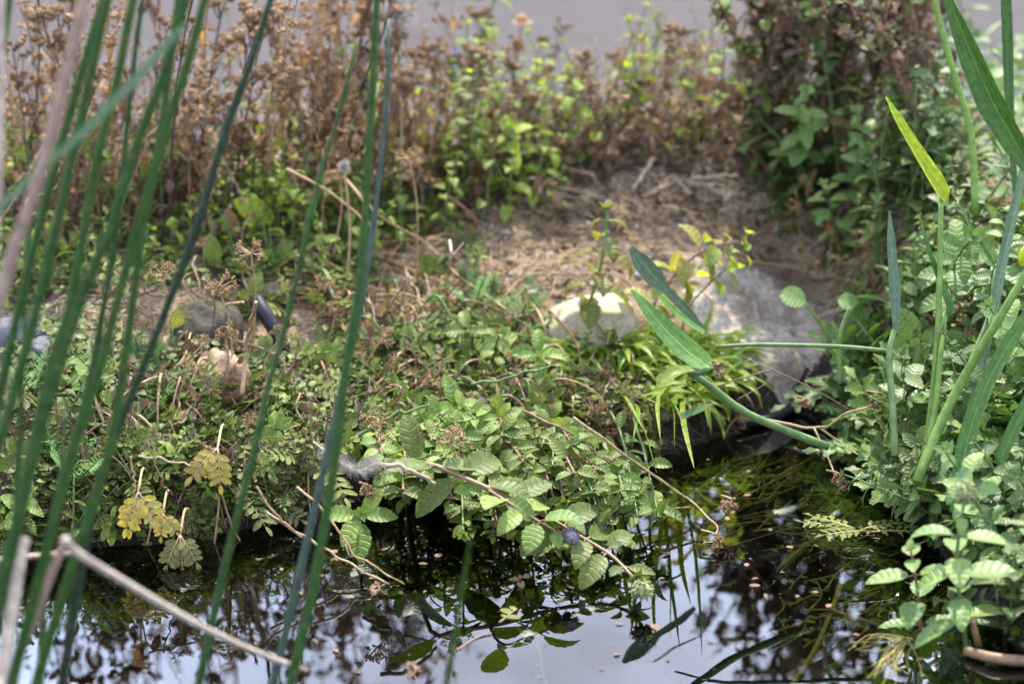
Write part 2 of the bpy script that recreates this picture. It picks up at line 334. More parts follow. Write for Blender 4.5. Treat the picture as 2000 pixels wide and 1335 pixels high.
# soil, path, concrete, stone, liner, water
def soil_mat():
    m, N, LK = new_mat('bank_soil'); geo = N.new('ShaderNodeNewGeometry'); P = geo.outputs['Position']
    a = noise(N, LK, P, 14, 5, .6); b = noise(N, LK, P, 160, 4, .65); c = noise(N, LK, P, 600, 2)
    col = ramp(N, LK, a, [(.32, (.072, .047, .027)), (.5, (.180, .122, .070)), (.62, (.27, .20, .122)), (.72, (.14, .118, .06))])
    col = mixc(N, LK, 1., col, ramp(N, LK, b, [(.30, .45), (.7, 1.45)]), 'MULTIPLY')
    col = mixc(N, LK, ramp(N, LK, c, [(.62, 0.), (.7, .8)]), col, (.42, .36, .29))
    sz = N.new('ShaderNodeSeparateXYZ'); LK(P, sz.inputs[0])
    wet = ramp(N, LK, mathn(N, LK, 'MULTIPLY', sz.outputs[2], 10.), [(.25, 1.), (.75, 0.)])      # the wet mud at the waterline
    col = mixc(N, LK, wet, col, (.022, .017, .012))
    pb = N.new('ShaderNodeBsdfPrincipled'); LK(col, pb.inputs['Base Color']); pb.inputs['Roughness'].default_value = .9; pb.inputs['Specular IOR Level'].default_value = .2
    bp = N.new('ShaderNodeBump'); bp.inputs['Strength'].default_value = .9; bp.inputs['Distance'].default_value = .006; LK(b, bp.inputs['Height']); LK(bp.outputs[0], pb.inputs['Normal'])
    o = N.new('ShaderNodeOutputMaterial'); LK(pb.outputs[0], o.inputs[0]); return m
def rock_mat(name, stops, s1=30, s2=260, bump=.6, dist=.004, rough=.85, speck=None, spec=.25, rim=None):
    m, N, LK = new_mat(name); geo = N.new('ShaderNodeNewGeometry'); P = geo.outputs['Position']
    a = noise(N, LK, P, s1, 5, .6); b = noise(N, LK, P, s2, 4, .65)
    col = ramp(N, LK, a, stops); col = mixc(N, LK, 1., col, ramp(N, LK, b, [(.3, .62), (.7, 1.3)]), 'MULTIPLY')
    if speck: col = mixc(N, LK, ramp(N, LK, noise(N, LK, P, speck[1], 2), [(.62, 0.), (.67, 1.)]), col, speck[0])
    if rim:      # earth spread over the upper rim of the mortar
        at = N.new('ShaderNodeAttribute'); at.attribute_name = 'luv'; sp = N.new('ShaderNodeSeparateXYZ'); LK(at.outputs['Vector'], sp.inputs[0])
        e = mathn(N, LK, 'ADD', mathn(N, LK, 'MULTIPLY', sp.outputs[1], .75), mathn(N, LK, 'ADD', mathn(N, LK, 'MULTIPLY', sp.outputs[2], .35), mathn(N, LK, 'MULTIPLY', noise(N, LK, P, 60, 5, .65), .9)))
        col = mixc(N, LK, ramp(N, LK, e, [(.95, 0.), (1.25, 1.)]) if False else mathn(N, LK, 'MULTIPLY', mathn(N, LK, 'SUBTRACT', e, .95), 3.5), col, mixc(N, LK, 1., rim, ramp(N, LK, b, [(.3, .5), (.7, 1.4)]), 'MULTIPLY'))
    pb = N.new('ShaderNodeBsdfPrincipled'); LK(col, pb.inputs['Base Color']); pb.inputs['Roughness'].default_value = rough; pb.inputs['Specular IOR Level'].default_value = spec
    bp = N.new('ShaderNodeBump'); bp.inputs['Strength'].default_value = bump; bp.inputs['Distance'].default_value = dist
    LK(mathn(N, LK, 'ADD', a, mathn(N, LK, 'MULTIPLY', b, .5)), bp.inputs['Height']); LK(bp.outputs[0], pb.inputs['Normal'])
    o = N.new('ShaderNodeOutputMaterial'); LK(pb.outputs[0], o.inputs[0]); return m
M['soil'] = soil_mat()
M['path'] = rock_mat('asphalt_path', [(.25, (.042, .036, .033)), (.45, (.064, .055, .050)), (.6, (.056, .049, .045)), (.75, (.095, .082, .074))], 5, 420, .5, .003, .85, speck=((.15, .14, .14), 700), spec=.04)
M['concrete'] = rock_mat('mortar_edge', [(.28, (.20, .155, .112)), (.5, (.33, .27, .205)), (.68, (.41, .35, .28))], 22, 190, 1., .009, .9, speck=((.13, .125, .13), 150), rim=(.165, .125, .085))
M['concrete_plain'] = rock_mat('mortar_edge', [(.28, (.15, .122, .098)), (.5, (.25, .215, .18)), (.68, (.32, .285, .25))], 22, 190, .9, .006, .9, speck=((.08, .085, .10), 170))
M['cream'] = rock_mat('cream_stone', [(.3, (.36, .30, .19)), (.7, (.42, .355, .24))], 26, 340, .2, .003, .8)
M['tan'] = rock_mat('tan_stone', [(.3, (.27, .165, .090)), (.7, (.36, .24, .145))], 30, 300, .7, .004, .85)
M['slate'] = rock_mat('grey_stone', [(.3, (.075, .072, .075)), (.7, (.125, .12, .122))], 30, 300, .4, .003, .75)
M['moss'] = rock_mat('mossy_stone', [(.35, (.030, .027, .022)), (.55, (.065, .052, .034)), (.65, (.075, .066, .025))], 40, 240, .8, .005, .9)
M['pebble'] = rock_mat('pebble', [(.3, (.19, .15, .11)), (.5, (.31, .26, .20)), (.7, (.22, .21, .20))], 35, 400, .3, .002, .85)
M['liner'] = rock_mat('black_liner', [(.3, (.012, .012, .014)), (.7, (.022, .022, .026))], 20, 200, .3, .002, .45)
m, N, LK = new_mat('pond_water')
tr = N.new('ShaderNodeBsdfTransparent'); tr.inputs[0].default_value = (.82, .86, .62, 1)
gl = N.new('ShaderNodeBsdfGlossy'); gl.inputs['Roughness'].default_value = .0; gl.inputs[0].default_value = (.95, .97, 1, 1)
fr = N.new('ShaderNodeFresnel'); fr.inputs[0].default_value = 1.95
geo = N.new('ShaderNodeNewGeometry'); mpn = N.new('ShaderNodeMapping'); mpn.inputs['Scale'].default_value = (1, .6, 1); LK(geo.outputs['Position'], mpn.inputs[0])
bp = N.new('ShaderNodeBump'); bp.inputs['Strength'].default_value = .06; bp.inputs['Distance'].default_value = .004; LK(noise(N, LK, mpn.outputs[0], 16, 2), bp.inputs['Height'])
LK(bp.outputs[0], gl.inputs['Normal']); LK(bp.outputs[0], fr.inputs['Normal'])
ms = N.new('ShaderNodeMixShader'); LK(fr.outputs[0], ms.inputs[0]); LK(tr.outputs[0], ms.inputs[1]); LK(gl.outputs[0], ms.inputs[2])
o = N.new('ShaderNodeOutputMaterial'); LK(ms.outputs[0], o.inputs[0]); M['water'] = m

# ------------------------------------------------------------------ the setting
def grid_obj(name, xs, ys, zf, mat, parent=None):
    X, Y = np.meshgrid(xs, ys); Z = zf(X, Y); mb = MB()
    V = np.stack([X, Y, Z], -1).reshape(-1, 3); mb.add(V, gridfaces(len(xs), len(ys)), np.zeros_like(V)); return part(name, mb.mesh(name, mat), parent)
xs = np.concatenate([[-400, -60, -15, -6, -3, -2, -1.5, -1.2, -1.0], np.arange(-.9, .9, .0065), [.9, 1.0, 1.2, 1.5, 2, 3, 6, 15, 60, 400]])
ysg = np.concatenate([[-60, -6, -2, -.9, -.6, -.3, .2, .8, 1.2, 1.4], np.arange(1.5, 2.66, .0065), np.arange(2.67, 3.6, .05), [4, 5, 7, 12, 30, 90, 400]])
tag(grid_obj('ground', xs, ysg, ground, M['soil']), kind='structure')
def path_sheet():
    X = np.concatenate([[-400, -40, -10, -4, -2.5, -1.6], np.arange(-1.2, 1.21, .02), [1.6, 2.5, 4, 10, 40, 400]]); e = 2.565-.09*sstep(.02, -.25, X)+.05*(vnoise(X, X*0, 6, 7)-.5)+.03*(vnoise(X, X*0, 25, 8)-.5); mb = MB()
    V = np.stack([np.stack([X, e+k, np.full_like(X, .155+zz)], -1) for k, zz in ((-.02, -.006), (0, .004), (.1, .0045), (1.0, .0045), (6.5, .0045))]); mb.add(V.reshape(-1, 3), gridfaces(len(X), 5), np.zeros((5*len(X), 3))); return part('path', mb.mesh('path', M['path']))
path = path_sheet(); tag(path, kind='structure')
w = grid_obj('water', np.array([-6, -3, -1.5, -.75, 0, .75, 1.5, 3, 6.]), np.array([-.6, .3, 1.2, 1.6, 2.0, 2.4]), lambda X, Y: 0*X, M['water']); tag(w, kind='structure')

# ------------------------------------------------------------------ plant makers (base at the origin, z up)
def bent(h, lean=.1, az=0., n=9, wob=.02, rg=None):
    """a rising stalk path of height h that leans over towards az"""
    t = np.linspace(0, 1, n); off = lean*h*t**1.8; z = h*t*(1-.12*lean*t)
    P = np.stack([off*math.cos(az), off*math.sin(az), z], 1)
    if rg is not None and wob: P[1:, :2] += np.cumsum(rg.normal(0, wob*h/n, (n-1, 2)), 0)
    return P
RNL = random.Random(5)
def leafy(S, F, P, rg, L, r=.0012, nodes=7, first=.1, wr=.26, kind='mint', droop=.7, serr=.08, tip=True, up=.35, detail=1, pucker=.10, prof_size=None, petiole=.12, wave=.0, jit=.25, fold=.3, tipn=3, side=None):
    """leaf pairs, each crossed over the last, along the stalk P"""
    tube(S, P, r, r*.55, 5, rg.random())
    T, N, B = frames(P); n = len(P)
    for k in range(nodes):
        f = first+(1-first)*(k+.2)/nodes; i = min(f*(n-1), n-1.001); j = int(i); p = P[j]+(P[j+1]-P[j])*(i-j); t = T[j]
        a0 = (k % 2)*math.pi/2+rg.normal(0, jit)
        sz = (prof_size(f) if prof_size else (.55+.45*math.sin(math.pi*min(1, f*1.05))**.7)*(1 if f < .75 else 1-1.6*(f-.75)))
        for q in (0, 1):
            a = a0+q*math.pi; o = math.cos(a)*N[j]+math.sin(a)*B[j]
            lie = 1-min(1., max(0., (t[2]-.1)/.7))      # on a lying stalk the leaves turn flat to the light
            o = nrm(np.array((o[0], o[1], o[2]*(1-.75*lie)))+lie*np.array((RNL.gauss(0, .35), RNL.gauss(0, .35), .1)))
            d = nrm(o+t*(up+rg.normal(0, .15))); l = L*sz*rg.uniform(.8, 1.15)
            if l < .002: continue
            pp = p+o*r+d*l*petiole
            tube(S, [p, pp], r*.5, r*.4, 3, rg.random(), cap=False)
            leaf(F, pp, d, t*(1-.75*lie)+(.25+.75*lie)*np.array((RNL.gauss(0, .25), RNL.gauss(-.1, .25), 1.)), l, l*wr*rg.uniform(.85, 1.15), kind, droop*rg.uniform(.4, 1.5), fold, serr if detail > 1 else 0, 2 if detail > 1 else 1, 10 if detail > 1 else 5 if detail else 3, pucker if detail > 1 else 0, rg.random(), wave)
    if tip:
        p = P[-1]; t = T[-1]
        for k in range(tipn*2):
            a = k*math.pi*2/(tipn*2)*1.0+(k % 2)*.3; o = math.cos(a)*N[-1]+math.sin(a)*B[-1]; l = L*rg.uniform(.22, .4)
            leaf(F, p-t*r, nrm(o*.8+t*(.4+.5*(k % 2))), t, l, l*wr, kind, .5, fold, serr, 1, 4, 0, rg.random())
def flower_ball(mb, c, r, rg, n=70, ax=(0, 0, 1)):
    blob(mb, c, r*.8, ax, .9, 8, 6, rg.random())
    for k in range(n):
        d = nrm(rg.normal(0, 1, 3)); q = np.asarray(c)+d*r*.72
        tube(mb, [q, q+d*r*.18, q+d*r*rg.uniform(.28, .40)], r*.10, r*.03, 4, rg.random(), radii=[r*.08, r*.11, r*.04])
def frond(S, F, p, d, up, L, pairs, lw, rg, r=.0009, droop=.6, kind='oval', ll=.30, lobes=0, detail=1, first=.22, gap=1.0):
    """a pinnate leaf: leaflets in pairs on a curved stalk and one at its end"""
    d = nrm(d); up = nrm(np.asarray(up, float)-d*(np.asarray(up, float)@d)); s = np.cross(d, up); n = 8
    t = np.linspace(0, 1, n); an = droop*t; ds = L/(n-1)
    X = np.concatenate(([0], np.cumsum(np.cos(an[1:])*ds))); Z = np.concatenate(([0], -np.cumsum(np.sin(an[1:])*ds)))
    P = np.asarray(p)+X[:, None]*d+Z[:, None]*up; tube(S, P, r, r*.5, 4, rg.random())
    rn = rg.random()
    for k in range(pairs+1):
        f = first+(1-first)*k/pairs; i = min(f*(n-1), n-1.001); j = int(i); q = P[j]+(P[j+1]-P[j])*(i-j)
        tn = nrm(P[min(j+1, n-1)]-P[j]); nn = nrm(np.cross(s, tn))*(1 if np.cross(s, tn)@up > 0 else -1)
        sz = L*ll*(.75+.35*math.sin(math.pi*f))*rg.uniform(.85, 1.15)
        for sg in ((1, -1) if k < pairs else (0,)):
            dd = nrm(tn*(.55 if sg else 1)+sg*s*.9+nn*rg.uniform(.0, .35))
            leaf(F, q, dd, nn, sz, sz*lw, kind, rg.uniform(.1, .7), .25, .06 if detail else 0, 1, 4 if detail else 3, 0, (rn+rg.uniform(0, .25)) % 1, 0, lobes)
def two(S, F, sm, fm, nm, fn='foliage'): return [('stem', S.mesh(nm+'_stem', sm)), (fn, F.mesh(nm+'_foliage', fm))]

def mk_mint(seed, h, L, mat='mint', nodes=6, lean=.35, detail=1, flower=None, wr=.27, sm='stem_green', droop=.7, serr=.09, kind='mint'):
    rg = np.random.default_rng(seed); S, F = MB(), MB(); P = bent(h, lean, rg.uniform(0, 6.28), 9, .03, rg)
    leafy(S, F, P, rg, L, .0011+.002*h, nodes, .12, wr, kind, droop, serr, True, .3, detail)
    out = two(S, F, M[sm], M[mat], 'mint')
    if flower:
        fb = MB(); flower_ball(fb, P[-1]+np.array((0, 0, .006)), .0075, rg); out.append(('flower_head', fb.mesh('flower_head', M[flower])))
    return out
def mk_parsnip(seed, L, n, mat='parsnip', lw=.20, pairs=6, tilt=(.3, 1.1), kind='oblong', lobes=0, ll=.24, sm='stem_green', droop=.7):
    rg = np.random.default_rng(seed); S, F = MB(), MB()
    for k in range(n):
        a = k*2.4+rg.uniform(-.3, .3); e = rg.uniform(*tilt); d = (math.cos(a)*math.cos(e), math.sin(a)*math.cos(e), math.sin(e))
        frond(S, F, (0, 0, 0), d, (0, 0, 1), L*rg.uniform(.65, 1.15), pairs, lw, rg, droop=rg.uniform(.3, droop+.3), kind=kind, lobes=lobes, ll=ll)
    return two(S, F, M[sm], M[mat], 'pinnate_plant')
def mk_feather(seed, L, n):
    rg = np.random.default_rng(seed); S, F = MB(), MB()
    for k in range(n):
        a = k*2.4+rg.uniform(-.3, .3); e = rg.uniform(.5, 1.3); d = np.array((math.cos(a)*math.cos(e), math.sin(a)*math.cos(e), math.sin(e)))
        l = L*rg.uniform(.6, 1.1); P = smooth_path([(0, 0, 0), d*l*.5+np.array((0, 0, .1*l)), d*l], 7); tube(S, P, .0007, .0004, 3, rg.random())
        for f in np.linspace(.25, 1, 9):
            q = P[0]+(P[-1]-P[0])*f+np.array((0, 0, .1*l*4*f*(1-f)*.5)); s = nrm(np.cross(d, (0, 0, 1)))
            for sg in (1, -1):
                dd = nrm(d*.6+sg*s+np.array((0, 0, rg.uniform(0, .5)))); m = l*.26*(1.1-.6*f)
                leaf(F, q, dd, (0, 0, 1), m, m*.10, 'oval', .3, .1, 0, 1, 2, 0, rg.random())
                for g in (.35, .6, .85):
                    for s2 in (1, -1): leaf(F, q+dd*m*g, nrm(dd+s2*nrm(np.cross(dd, (0, 0, 1)))*.8), (0, 0, 1), m*.38, m*.06, 'oval', .2, .1, 0, 1, 2, 0, rg.random())
    return two(S, F, M['stem_green'], M['feather'], 'feathery_plant')
def mk_head(seed):
    rg = np.random.default_rng(seed); H = MB(); R = .0042; d = np.array((0, 0, 1.)); c = d*R*.4; blob(H, c, R, d, .62, 10, 6, rg.random(), .25, rg)
    for k in range(11):
        a = k*.571; o = np.array((math.cos(a), math.sin(a), 0)); leaf(H, c-d*R*.2, nrm(o-d*.25), d, R*1.2, R*.30, 'lance', .5, 0, 0, 1, 2, 0, rg.random())
    for k in range(26):
        o = nrm(rg.normal(0, 1, 3)); o[2] = abs(o[2]); tube(H, [c+o*R*.55*np.array((1, 1, .8)), c+o*R*np.array((1.1, 1.1, .85))], R*.10, R*.05, 3, rg.random(), cap=False)
    return H.mesh('seed_head', M['seed'])
SEEDHEAD = [mk_head(k) for k in range(4)]
def mk_seedweed(seed, h, heads=14, leaves=16, dark=False, r=.0014):
    """a dead weed: branching top with round brown seed heads, shrivelled leaves below"""
    rg = np.random.default_rng(seed); S, F, H = MB(), MB(), MB(); P = bent(h, rg.uniform(.03, .18), rg.uniform(0, 6.28), 12, .03, rg)
    tube(S, P, r, r*.55, 5, rg.random())
    heads_at = []
    def head(p, d): heads_at.append(('seed_head', SEEDHEAD[rg.integers(4)], Matrix.Translation(tuple(p)) @ Vector(tuple(d)).to_track_quat('Z', 'Y').to_matrix().to_4x4() @ Matrix.Rotation(rg.uniform(0, 6.28), 4, 'Z') @ Matrix.Scale(rg.uniform(.8, 1.15), 4)))
    nb = max(3, heads//3)
    for b in range(nb):
        f = rg.uniform(.62, .99); j = int(f*11); p = P[j]; a = rg.uniform(0, 6.28); e = rg.uniform(.7, 1.25); l = h*rg.uniform(.08, .24)*(1.15-f*.5)
        d = np.array((math.cos(a)*math.cos(e), math.sin(a)*math.cos(e), math.sin(e))); Q = smooth_path([p, p+d*l*.5, p+nrm(d+np.array((0, 0, .5)))*l], 5); tube(S, Q, r*.5, r*.35, 4, rg.random())
        for k in range(int(np.ceil(heads/nb))):
            a = rg.uniform(0, 6.28); dd = nrm(nrm(Q[-1]-Q[-2])+.7*np.array((math.cos(a), math.sin(a), .1))); q = Q[-1]-(Q[-1]-Q[-2])*rg.uniform(0, 1); e2 = q+dd*rg.uniform(.006, .016); tube(S, [q, (q+e2)/2+rg.normal(0, .0008, 3), e2], r*.35, r*.3, 3, rg.random(), cap=False); head(e2, nrm(dd+np.array((0, 0, .3))))
    for k in range(leaves):
        f = rg.uniform(.05, .85); j = int(f*11); a = rg.uniform(0, 6.28); l = rg.uniform(.010, .024)
        leaf(F, P[j], (math.cos(a), math.sin(a), rg.uniform(-.5, .6)), (0, 0, 1), l, l*rg.uniform(.10, .2), 'shrivel', rg.uniform(1, 4.), rg.uniform(-.6, .9), 0, 1, 5, 0, rg.random(), .5)
    return [('stem', S.mesh('weed_stem', M['stem_dark' if dark else 'stem_brown'])), ('dry_leaves', F.mesh('weed_leaves', M['dark_dry']))]+heads_at
def mk_capsules(seed, h, r=.0011, mat='stem_orange'):
    """a dead weed with whorls of papery orange seed cups up its stalk"""
    rg = np.random.default_rng(seed); S, H, F = MB(), MB(), MB(); P = bent(h, rg.uniform(.02, .2), rg.uniform(0, 6.28), 12, .025, rg); tube(S, P, r, r*.6, 5, rg.random())
    paths = [P]
    for b in range(rg.integers(1, 4)):
        j = rg.integers(4, 9); a = rg.uniform(0, 6.28); l = h*rg.uniform(.2, .45); d = np.array((math.cos(a)*.4, math.sin(a)*.4, .9)); Q = smooth_path([P[j], P[j]+d*l*.5, P[j]+d*l+np.array((0, 0, .1*l))], 8); tube(S, Q, r*.6, r*.4, 4, rg.random()); paths.append(Q)
    for Q in paths:
        for f in np.arange(.35, 1.01, rg.uniform(.07, .12)):
            j = min(int(f*(len(Q)-1)), len(Q)-1)
            for k in range(rg.integers(1, 4)):
                a = rg.uniform(0, 6.28); d = nrm((math.cos(a), math.sin(a), rg.uniform(-.2, .7))); R = rg.uniform(.0011, .0022); c = Q[j]+d*(R+.0015); blob(H, c, R, d, 1.25, 6, 4, rg.random(), .3, rg)
                for q in range(4): b = q*1.57; o = nrm(np.cross(d, (math.cos(b), math.sin(b), .4))); leaf(H, c+d*R*.6, nrm(d+o*.6), o, R*1.3, R*.5, 'lance', .4, .2, 0, 1, 2, 0, rg.random())
    for k in range(7):
        j = rg.integers(1, 9); a = rg.uniform(0, 6.28); l = rg.uniform(.008, .02); leaf(F, P[j], (math.cos(a), math.sin(a), rg.uniform(-.8, .3)), (0, 0, 1), l, l*.22, 'shrivel', rg.uniform(.8, 3), .5, 0, 1, 5, 0, rg.random(), .5)
    return [('stem', S.mesh('capsule_stem', M[mat])), ('dry_foliage', H.mesh('capsule_cups', M['seed_orange'])), ('dry_leaves', F.mesh('capsule_leaves', M['orange_dry']))]
def mk_heart(seed, h, L, mat='mint_lime', nodes=5, flower=None):
    rg = np.random.default_rng(seed); S, F = MB(), MB(); P = bent(h, rg.uniform(.05, .35), rg.uniform(0, 6.28), 9, .03, rg)
    leafy(S, F, P, rg, L, .0012, nodes, .25, .33, 'heart', 1.3, .06, True, .1, 1, petiole=.25, jit=.4)
    out = two(S, F, M['stem_green'], M[mat], 'heart_leaf_plant')
    if flower:
        fb = MB(); flower_ball(fb, P[-1]+np.array((0, 0, .005)), .007, rg); out.append(('flower_head', fb.mesh('flower_head', M[flower])))
    return out
def mk_crumble(seed, h, green=12, leaves=90, seeds=60):
    """a dead dark weed hung with crumbled leaves and a few small green ones"""
    rg = np.random.default_rng(seed); S, F, Gn, H = MB(), MB(), MB(), MB(); P = bent(h, rg.uniform(.02, .15), rg.uniform(0, 6.28), 12, .03, rg); tube(S, P, .0022, .0010, 5, rg.random()); ps = [P]
    for b in range(7):
        j = rg.integers(2, 10); a = rg.uniform(0, 6.28); l = h*rg.uniform(.15, .35); d = np.array((math.cos(a)*.45, math.sin(a)*.45, .85)); Q = smooth_path([P[j], P[j]+d*l*.5, P[j]+d*l+rg.normal(0, .004, 3)], 6); tube(S, Q, .0010, .0005, 4, rg.random()); ps.append(Q)
    for k in range(leaves+green+seeds):
        Q = ps[rg.integers(len(ps))] if k % 3 else P; j = rg.integers(1, len(Q)); a = rg.uniform(0, 6.28); l = rg.uniform(.006, .016); p = Q[j]+(Q[j-1]-Q[j])*rg.random()
        if k < leaves: leaf(F, p, (math.cos(a), math.sin(a), rg.uniform(-.9, .6)), (0, 0, 1), l, l*rg.uniform(.2, .4), 'shrivel', rg.uniform(1, 3.5), rg.uniform(-.6, .8), 0, 1, 4, 0, rg.random(), .6)
        elif k < leaves+green: leaf(Gn, p, (math.cos(a), math.sin(a), rg.uniform(-.1, .8)), (0, 0, 1), l*.8, l*.32, 'mint', .6, .3, 0, 1, 4, 0, rg.random())
        else: bead(H, p+rg.normal(0, .003, 3), rg.uniform(.0008, .0017), rg.random())
    return [('stem', S.mesh('dead_stem', M['stem_brown'])), ('dry_leaves', F.mesh('dead_leaves', M['dark_dry'])), ('green_leaves', Gn.mesh('few_leaves', M['mint'])), ('dry_foliage', H.mesh('dead_seeds', M['seed']))]
def umbel(S, H, p, d, R, rg, n=14, dens=7, r=.0005, br=.0009):
    d = nrm(d)
    for k in range(n):
        o = nrm(d*rg.uniform(.25, 1)+.9*nrm(rg.normal(0, 1, 3))); e = p+o*R*rg.uniform(.45, .85); tube(S, [p, (p+e)/2+rg.normal(0, R*.04, 3), e], r, r*.7, 3, rg.random(), cap=False)
        for q in range(dens):
            e2 = e+nrm(o+.9*nrm(rg.normal(0, 1, 3)))*R*rg.uniform(.15, .36); tube(S, [e, e2], r*.6, r*.5, 3, rg.random(), cap=False); bead(H, e2, br*rg.uniform(.7, 1.3), rg.random(), 1.3)
def mk_umbel(seed, h, R, lean=.5):
    rg = np.random.default_rng(seed); S, H = MB(), MB(); P = bent(h, lean, rg.uniform(0, 6.28), 8, .04, rg); tube(S, P, .0011, .0008, 5, rg.random()); umbel(S, H, P[-1], P[-1]-P[-2], R, rg)
    return [('stem', S.mesh('umbel_stem', M['stem_tan'])), ('umbel', H.mesh('umbel_seeds', M['umbel']))]
def mk_grass(seed, n, L, w=.0022, mat='grass', spread=1.):
    rg = np.random.default_rng(seed); F = MB()
    for k in range(n):
        a = rg.uniform(0, 6.28); e = rg.uniform(.35, 1.35); l = L*rg.uniform(.5, 1.1); d = (math.cos(a)*math.cos(e)*spread, math.sin(a)*math.cos(e)*spread, math.sin(e))
        leaf(F, (rg.normal(0, .006), rg.normal(0, .006), 0), d, (0, 0, 1), l, w*rg.uniform(.6, 1.3), 'grass', rg.uniform(.4, 2.2), .35, 0, 1, 9, 0, rg.random())
    return [('foliage', F.mesh('grass_foliage', M[mat]))]

# ------------------------------------------------------------------ scattering
RN = random.Random(11)
def in_poly(x, y, P):
    c = False; j = len(P)-1
    for i in range(len(P)):
        if (P[i][1] > y) != (P[j][1] > y) and x < (P[j][0]-P[i][0])*(y-P[i][1])/(P[j][1]-P[i][1])+P[i][0]: c = not c
        j = i
    return c
def scatter(poly, n, gap):
    """ground points spread over an outline given in photograph pixels, kept gap apart (pixels)"""
    xs_ = [p[0] for p in poly]; ys_ = [p[1] for p in poly]; out = []; tries = 0
    while len(out) < n and tries < n*60:
        tries += 1; x = RN.uniform(min(xs_), max(xs_)); y = RN.uniform(min(ys_), max(ys_))
        if not in_poly(x, y, poly): continue
        if any(abs(x-a)+1.6*abs(y-b) < gap for a, b in out): continue
        out.append((x, y))
    return out
LANDMARKS = [(1140, 610, 'the cream stone'), (436, 720, 'the tan stone'), (530, 625, 'the black hose'), (50, 660, 'the grey stones'), (700, 905, 'the grey feather'), (270, 985, 'the golden leaf cluster'), (940, 800, 'the lilac ball in the mat'), (1255, 1150, 'the green ball over water'), (1115, 1045, 'the lilac ball over water'), (1230, 710, 'the grass tuft'), (1330, 640, 'the broad arching leaf'), (1790, 300, 'the yellow folded leaf'), (1745, 530, 'the upright grey green leaf'), (1930, 150, 'the broad corner leaf'), (1885, 955, 'the round green flower head'), (1900, 850, 'the wide bright sheath'), (1955, 550, 'the tall dark strap leaf'), (1600, 780, 'the black liner'), (1572, 590, 'the dark round leaf'), (1270, 370, 'the straw heap'), (770, 35, 'the white plume'), (712, 420, 'the upper rush pair'), (600, 1100, 'the lower rush pair'), (620, 370, 'the lone slender rush'), (465, 395, 'the yellow tongue leaf'), (660, 370, 'the large lime leaf'), (400, 400, 'the dark tapering rush'), (130, 380, 'the rush bunch top'), (90, 850, 'the rush bunch middle'), (1020, 70, 'the rusty seed heads'), (957, 276, 'the pale lilac flower'), (1126, 315, 'the low lilac flower'), (1815, 260, 'the lilac head at right'), (1860, 130, 'the yellow green back stalk'), (405, 640, 'the dark mossy stone'), (735, 835, 'the umbel over the hollow'), (706, 1005, 'the pale mint rosette'), (1130, 918, 'the hanging brown umbel'), (880, 500, 'the bleached white stem'), (1660, 1030, 'the floating fern leaves'), (1610, 1230, 'the yellow water stem'), (885, 120, 'the high lilac flower'), (205, 90, 'the second rush top'), (1960, 1285, 'the wet stick'), (670, 325, 'the white seed tuft'), (960, 640, 'the long tan stem end'), (1500, 560, 'the mortar top')]
def where(px, py):
    k = min(LANDMARKS, key=lambda m: (m[0]-px)**2+1.5*(m[1]-py)**2); dx, dy = px-k[0], py-k[1]
    if math.hypot(dx, dy) < 38: return 'close beside '+k[2]
    far = 'well ' if math.hypot(dx, dy) > 120 else ''
    if abs(dx) > 2.2*abs(dy): return far+('left of ' if dx < 0 else 'right of ')+k[2]
    if abs(dy) > 2.2*abs(dx): return far+('above ' if dy < 0 else 'below ')+k[2]
    return far+('above' if dy < 0 else 'below')+' and '+('left' if dx < 0 else 'right')+' of '+k[2]
def sow(poly, n, gap, name, protos, label, cat, group, smin=.8, smax=1.2, tilt=.2, sink=.002, tilt_to=None, keep=None):
    for (px, py) in scatter(poly, n, gap):
        if keep and not keep(px, py): continue
        p = G(px, py); a = RN.uniform(0, 6.28); rx, ry = RN.gauss(0, tilt), RN.gauss(0, tilt)
        if tilt_to: rx += tilt_to[0]; ry += tilt_to[1]
        q = Matrix.Rotation(rx, 3, 'X') @ Matrix.Rotation(ry, 3, 'Y') @ Matrix.Rotation(a, 3, 'Z')
        pr = protos[RN.randrange(len(protos))]; sc_ = RN.uniform(smin, smax)
        hz = max(v.co.z for v in pr[0][1].vertices)*sc_ if pr[0][1].vertices else .02
        if 880 < px < 1420 and p[2]+hz > .30 and hz > .05: k_ = max(.4, (.30-p[2])/hz)*RN.uniform(.62, 1.05); sc_ *= k_; hz *= k_
        mx_, my_ = pix(np.array((p[0], p[1], p[2]+.6*hz)))
        plant(name, pr, label+' '+where(mx_, my_), cat, (p[0], p[1], p[2]-sink), q.to_euler(), sc_, group)

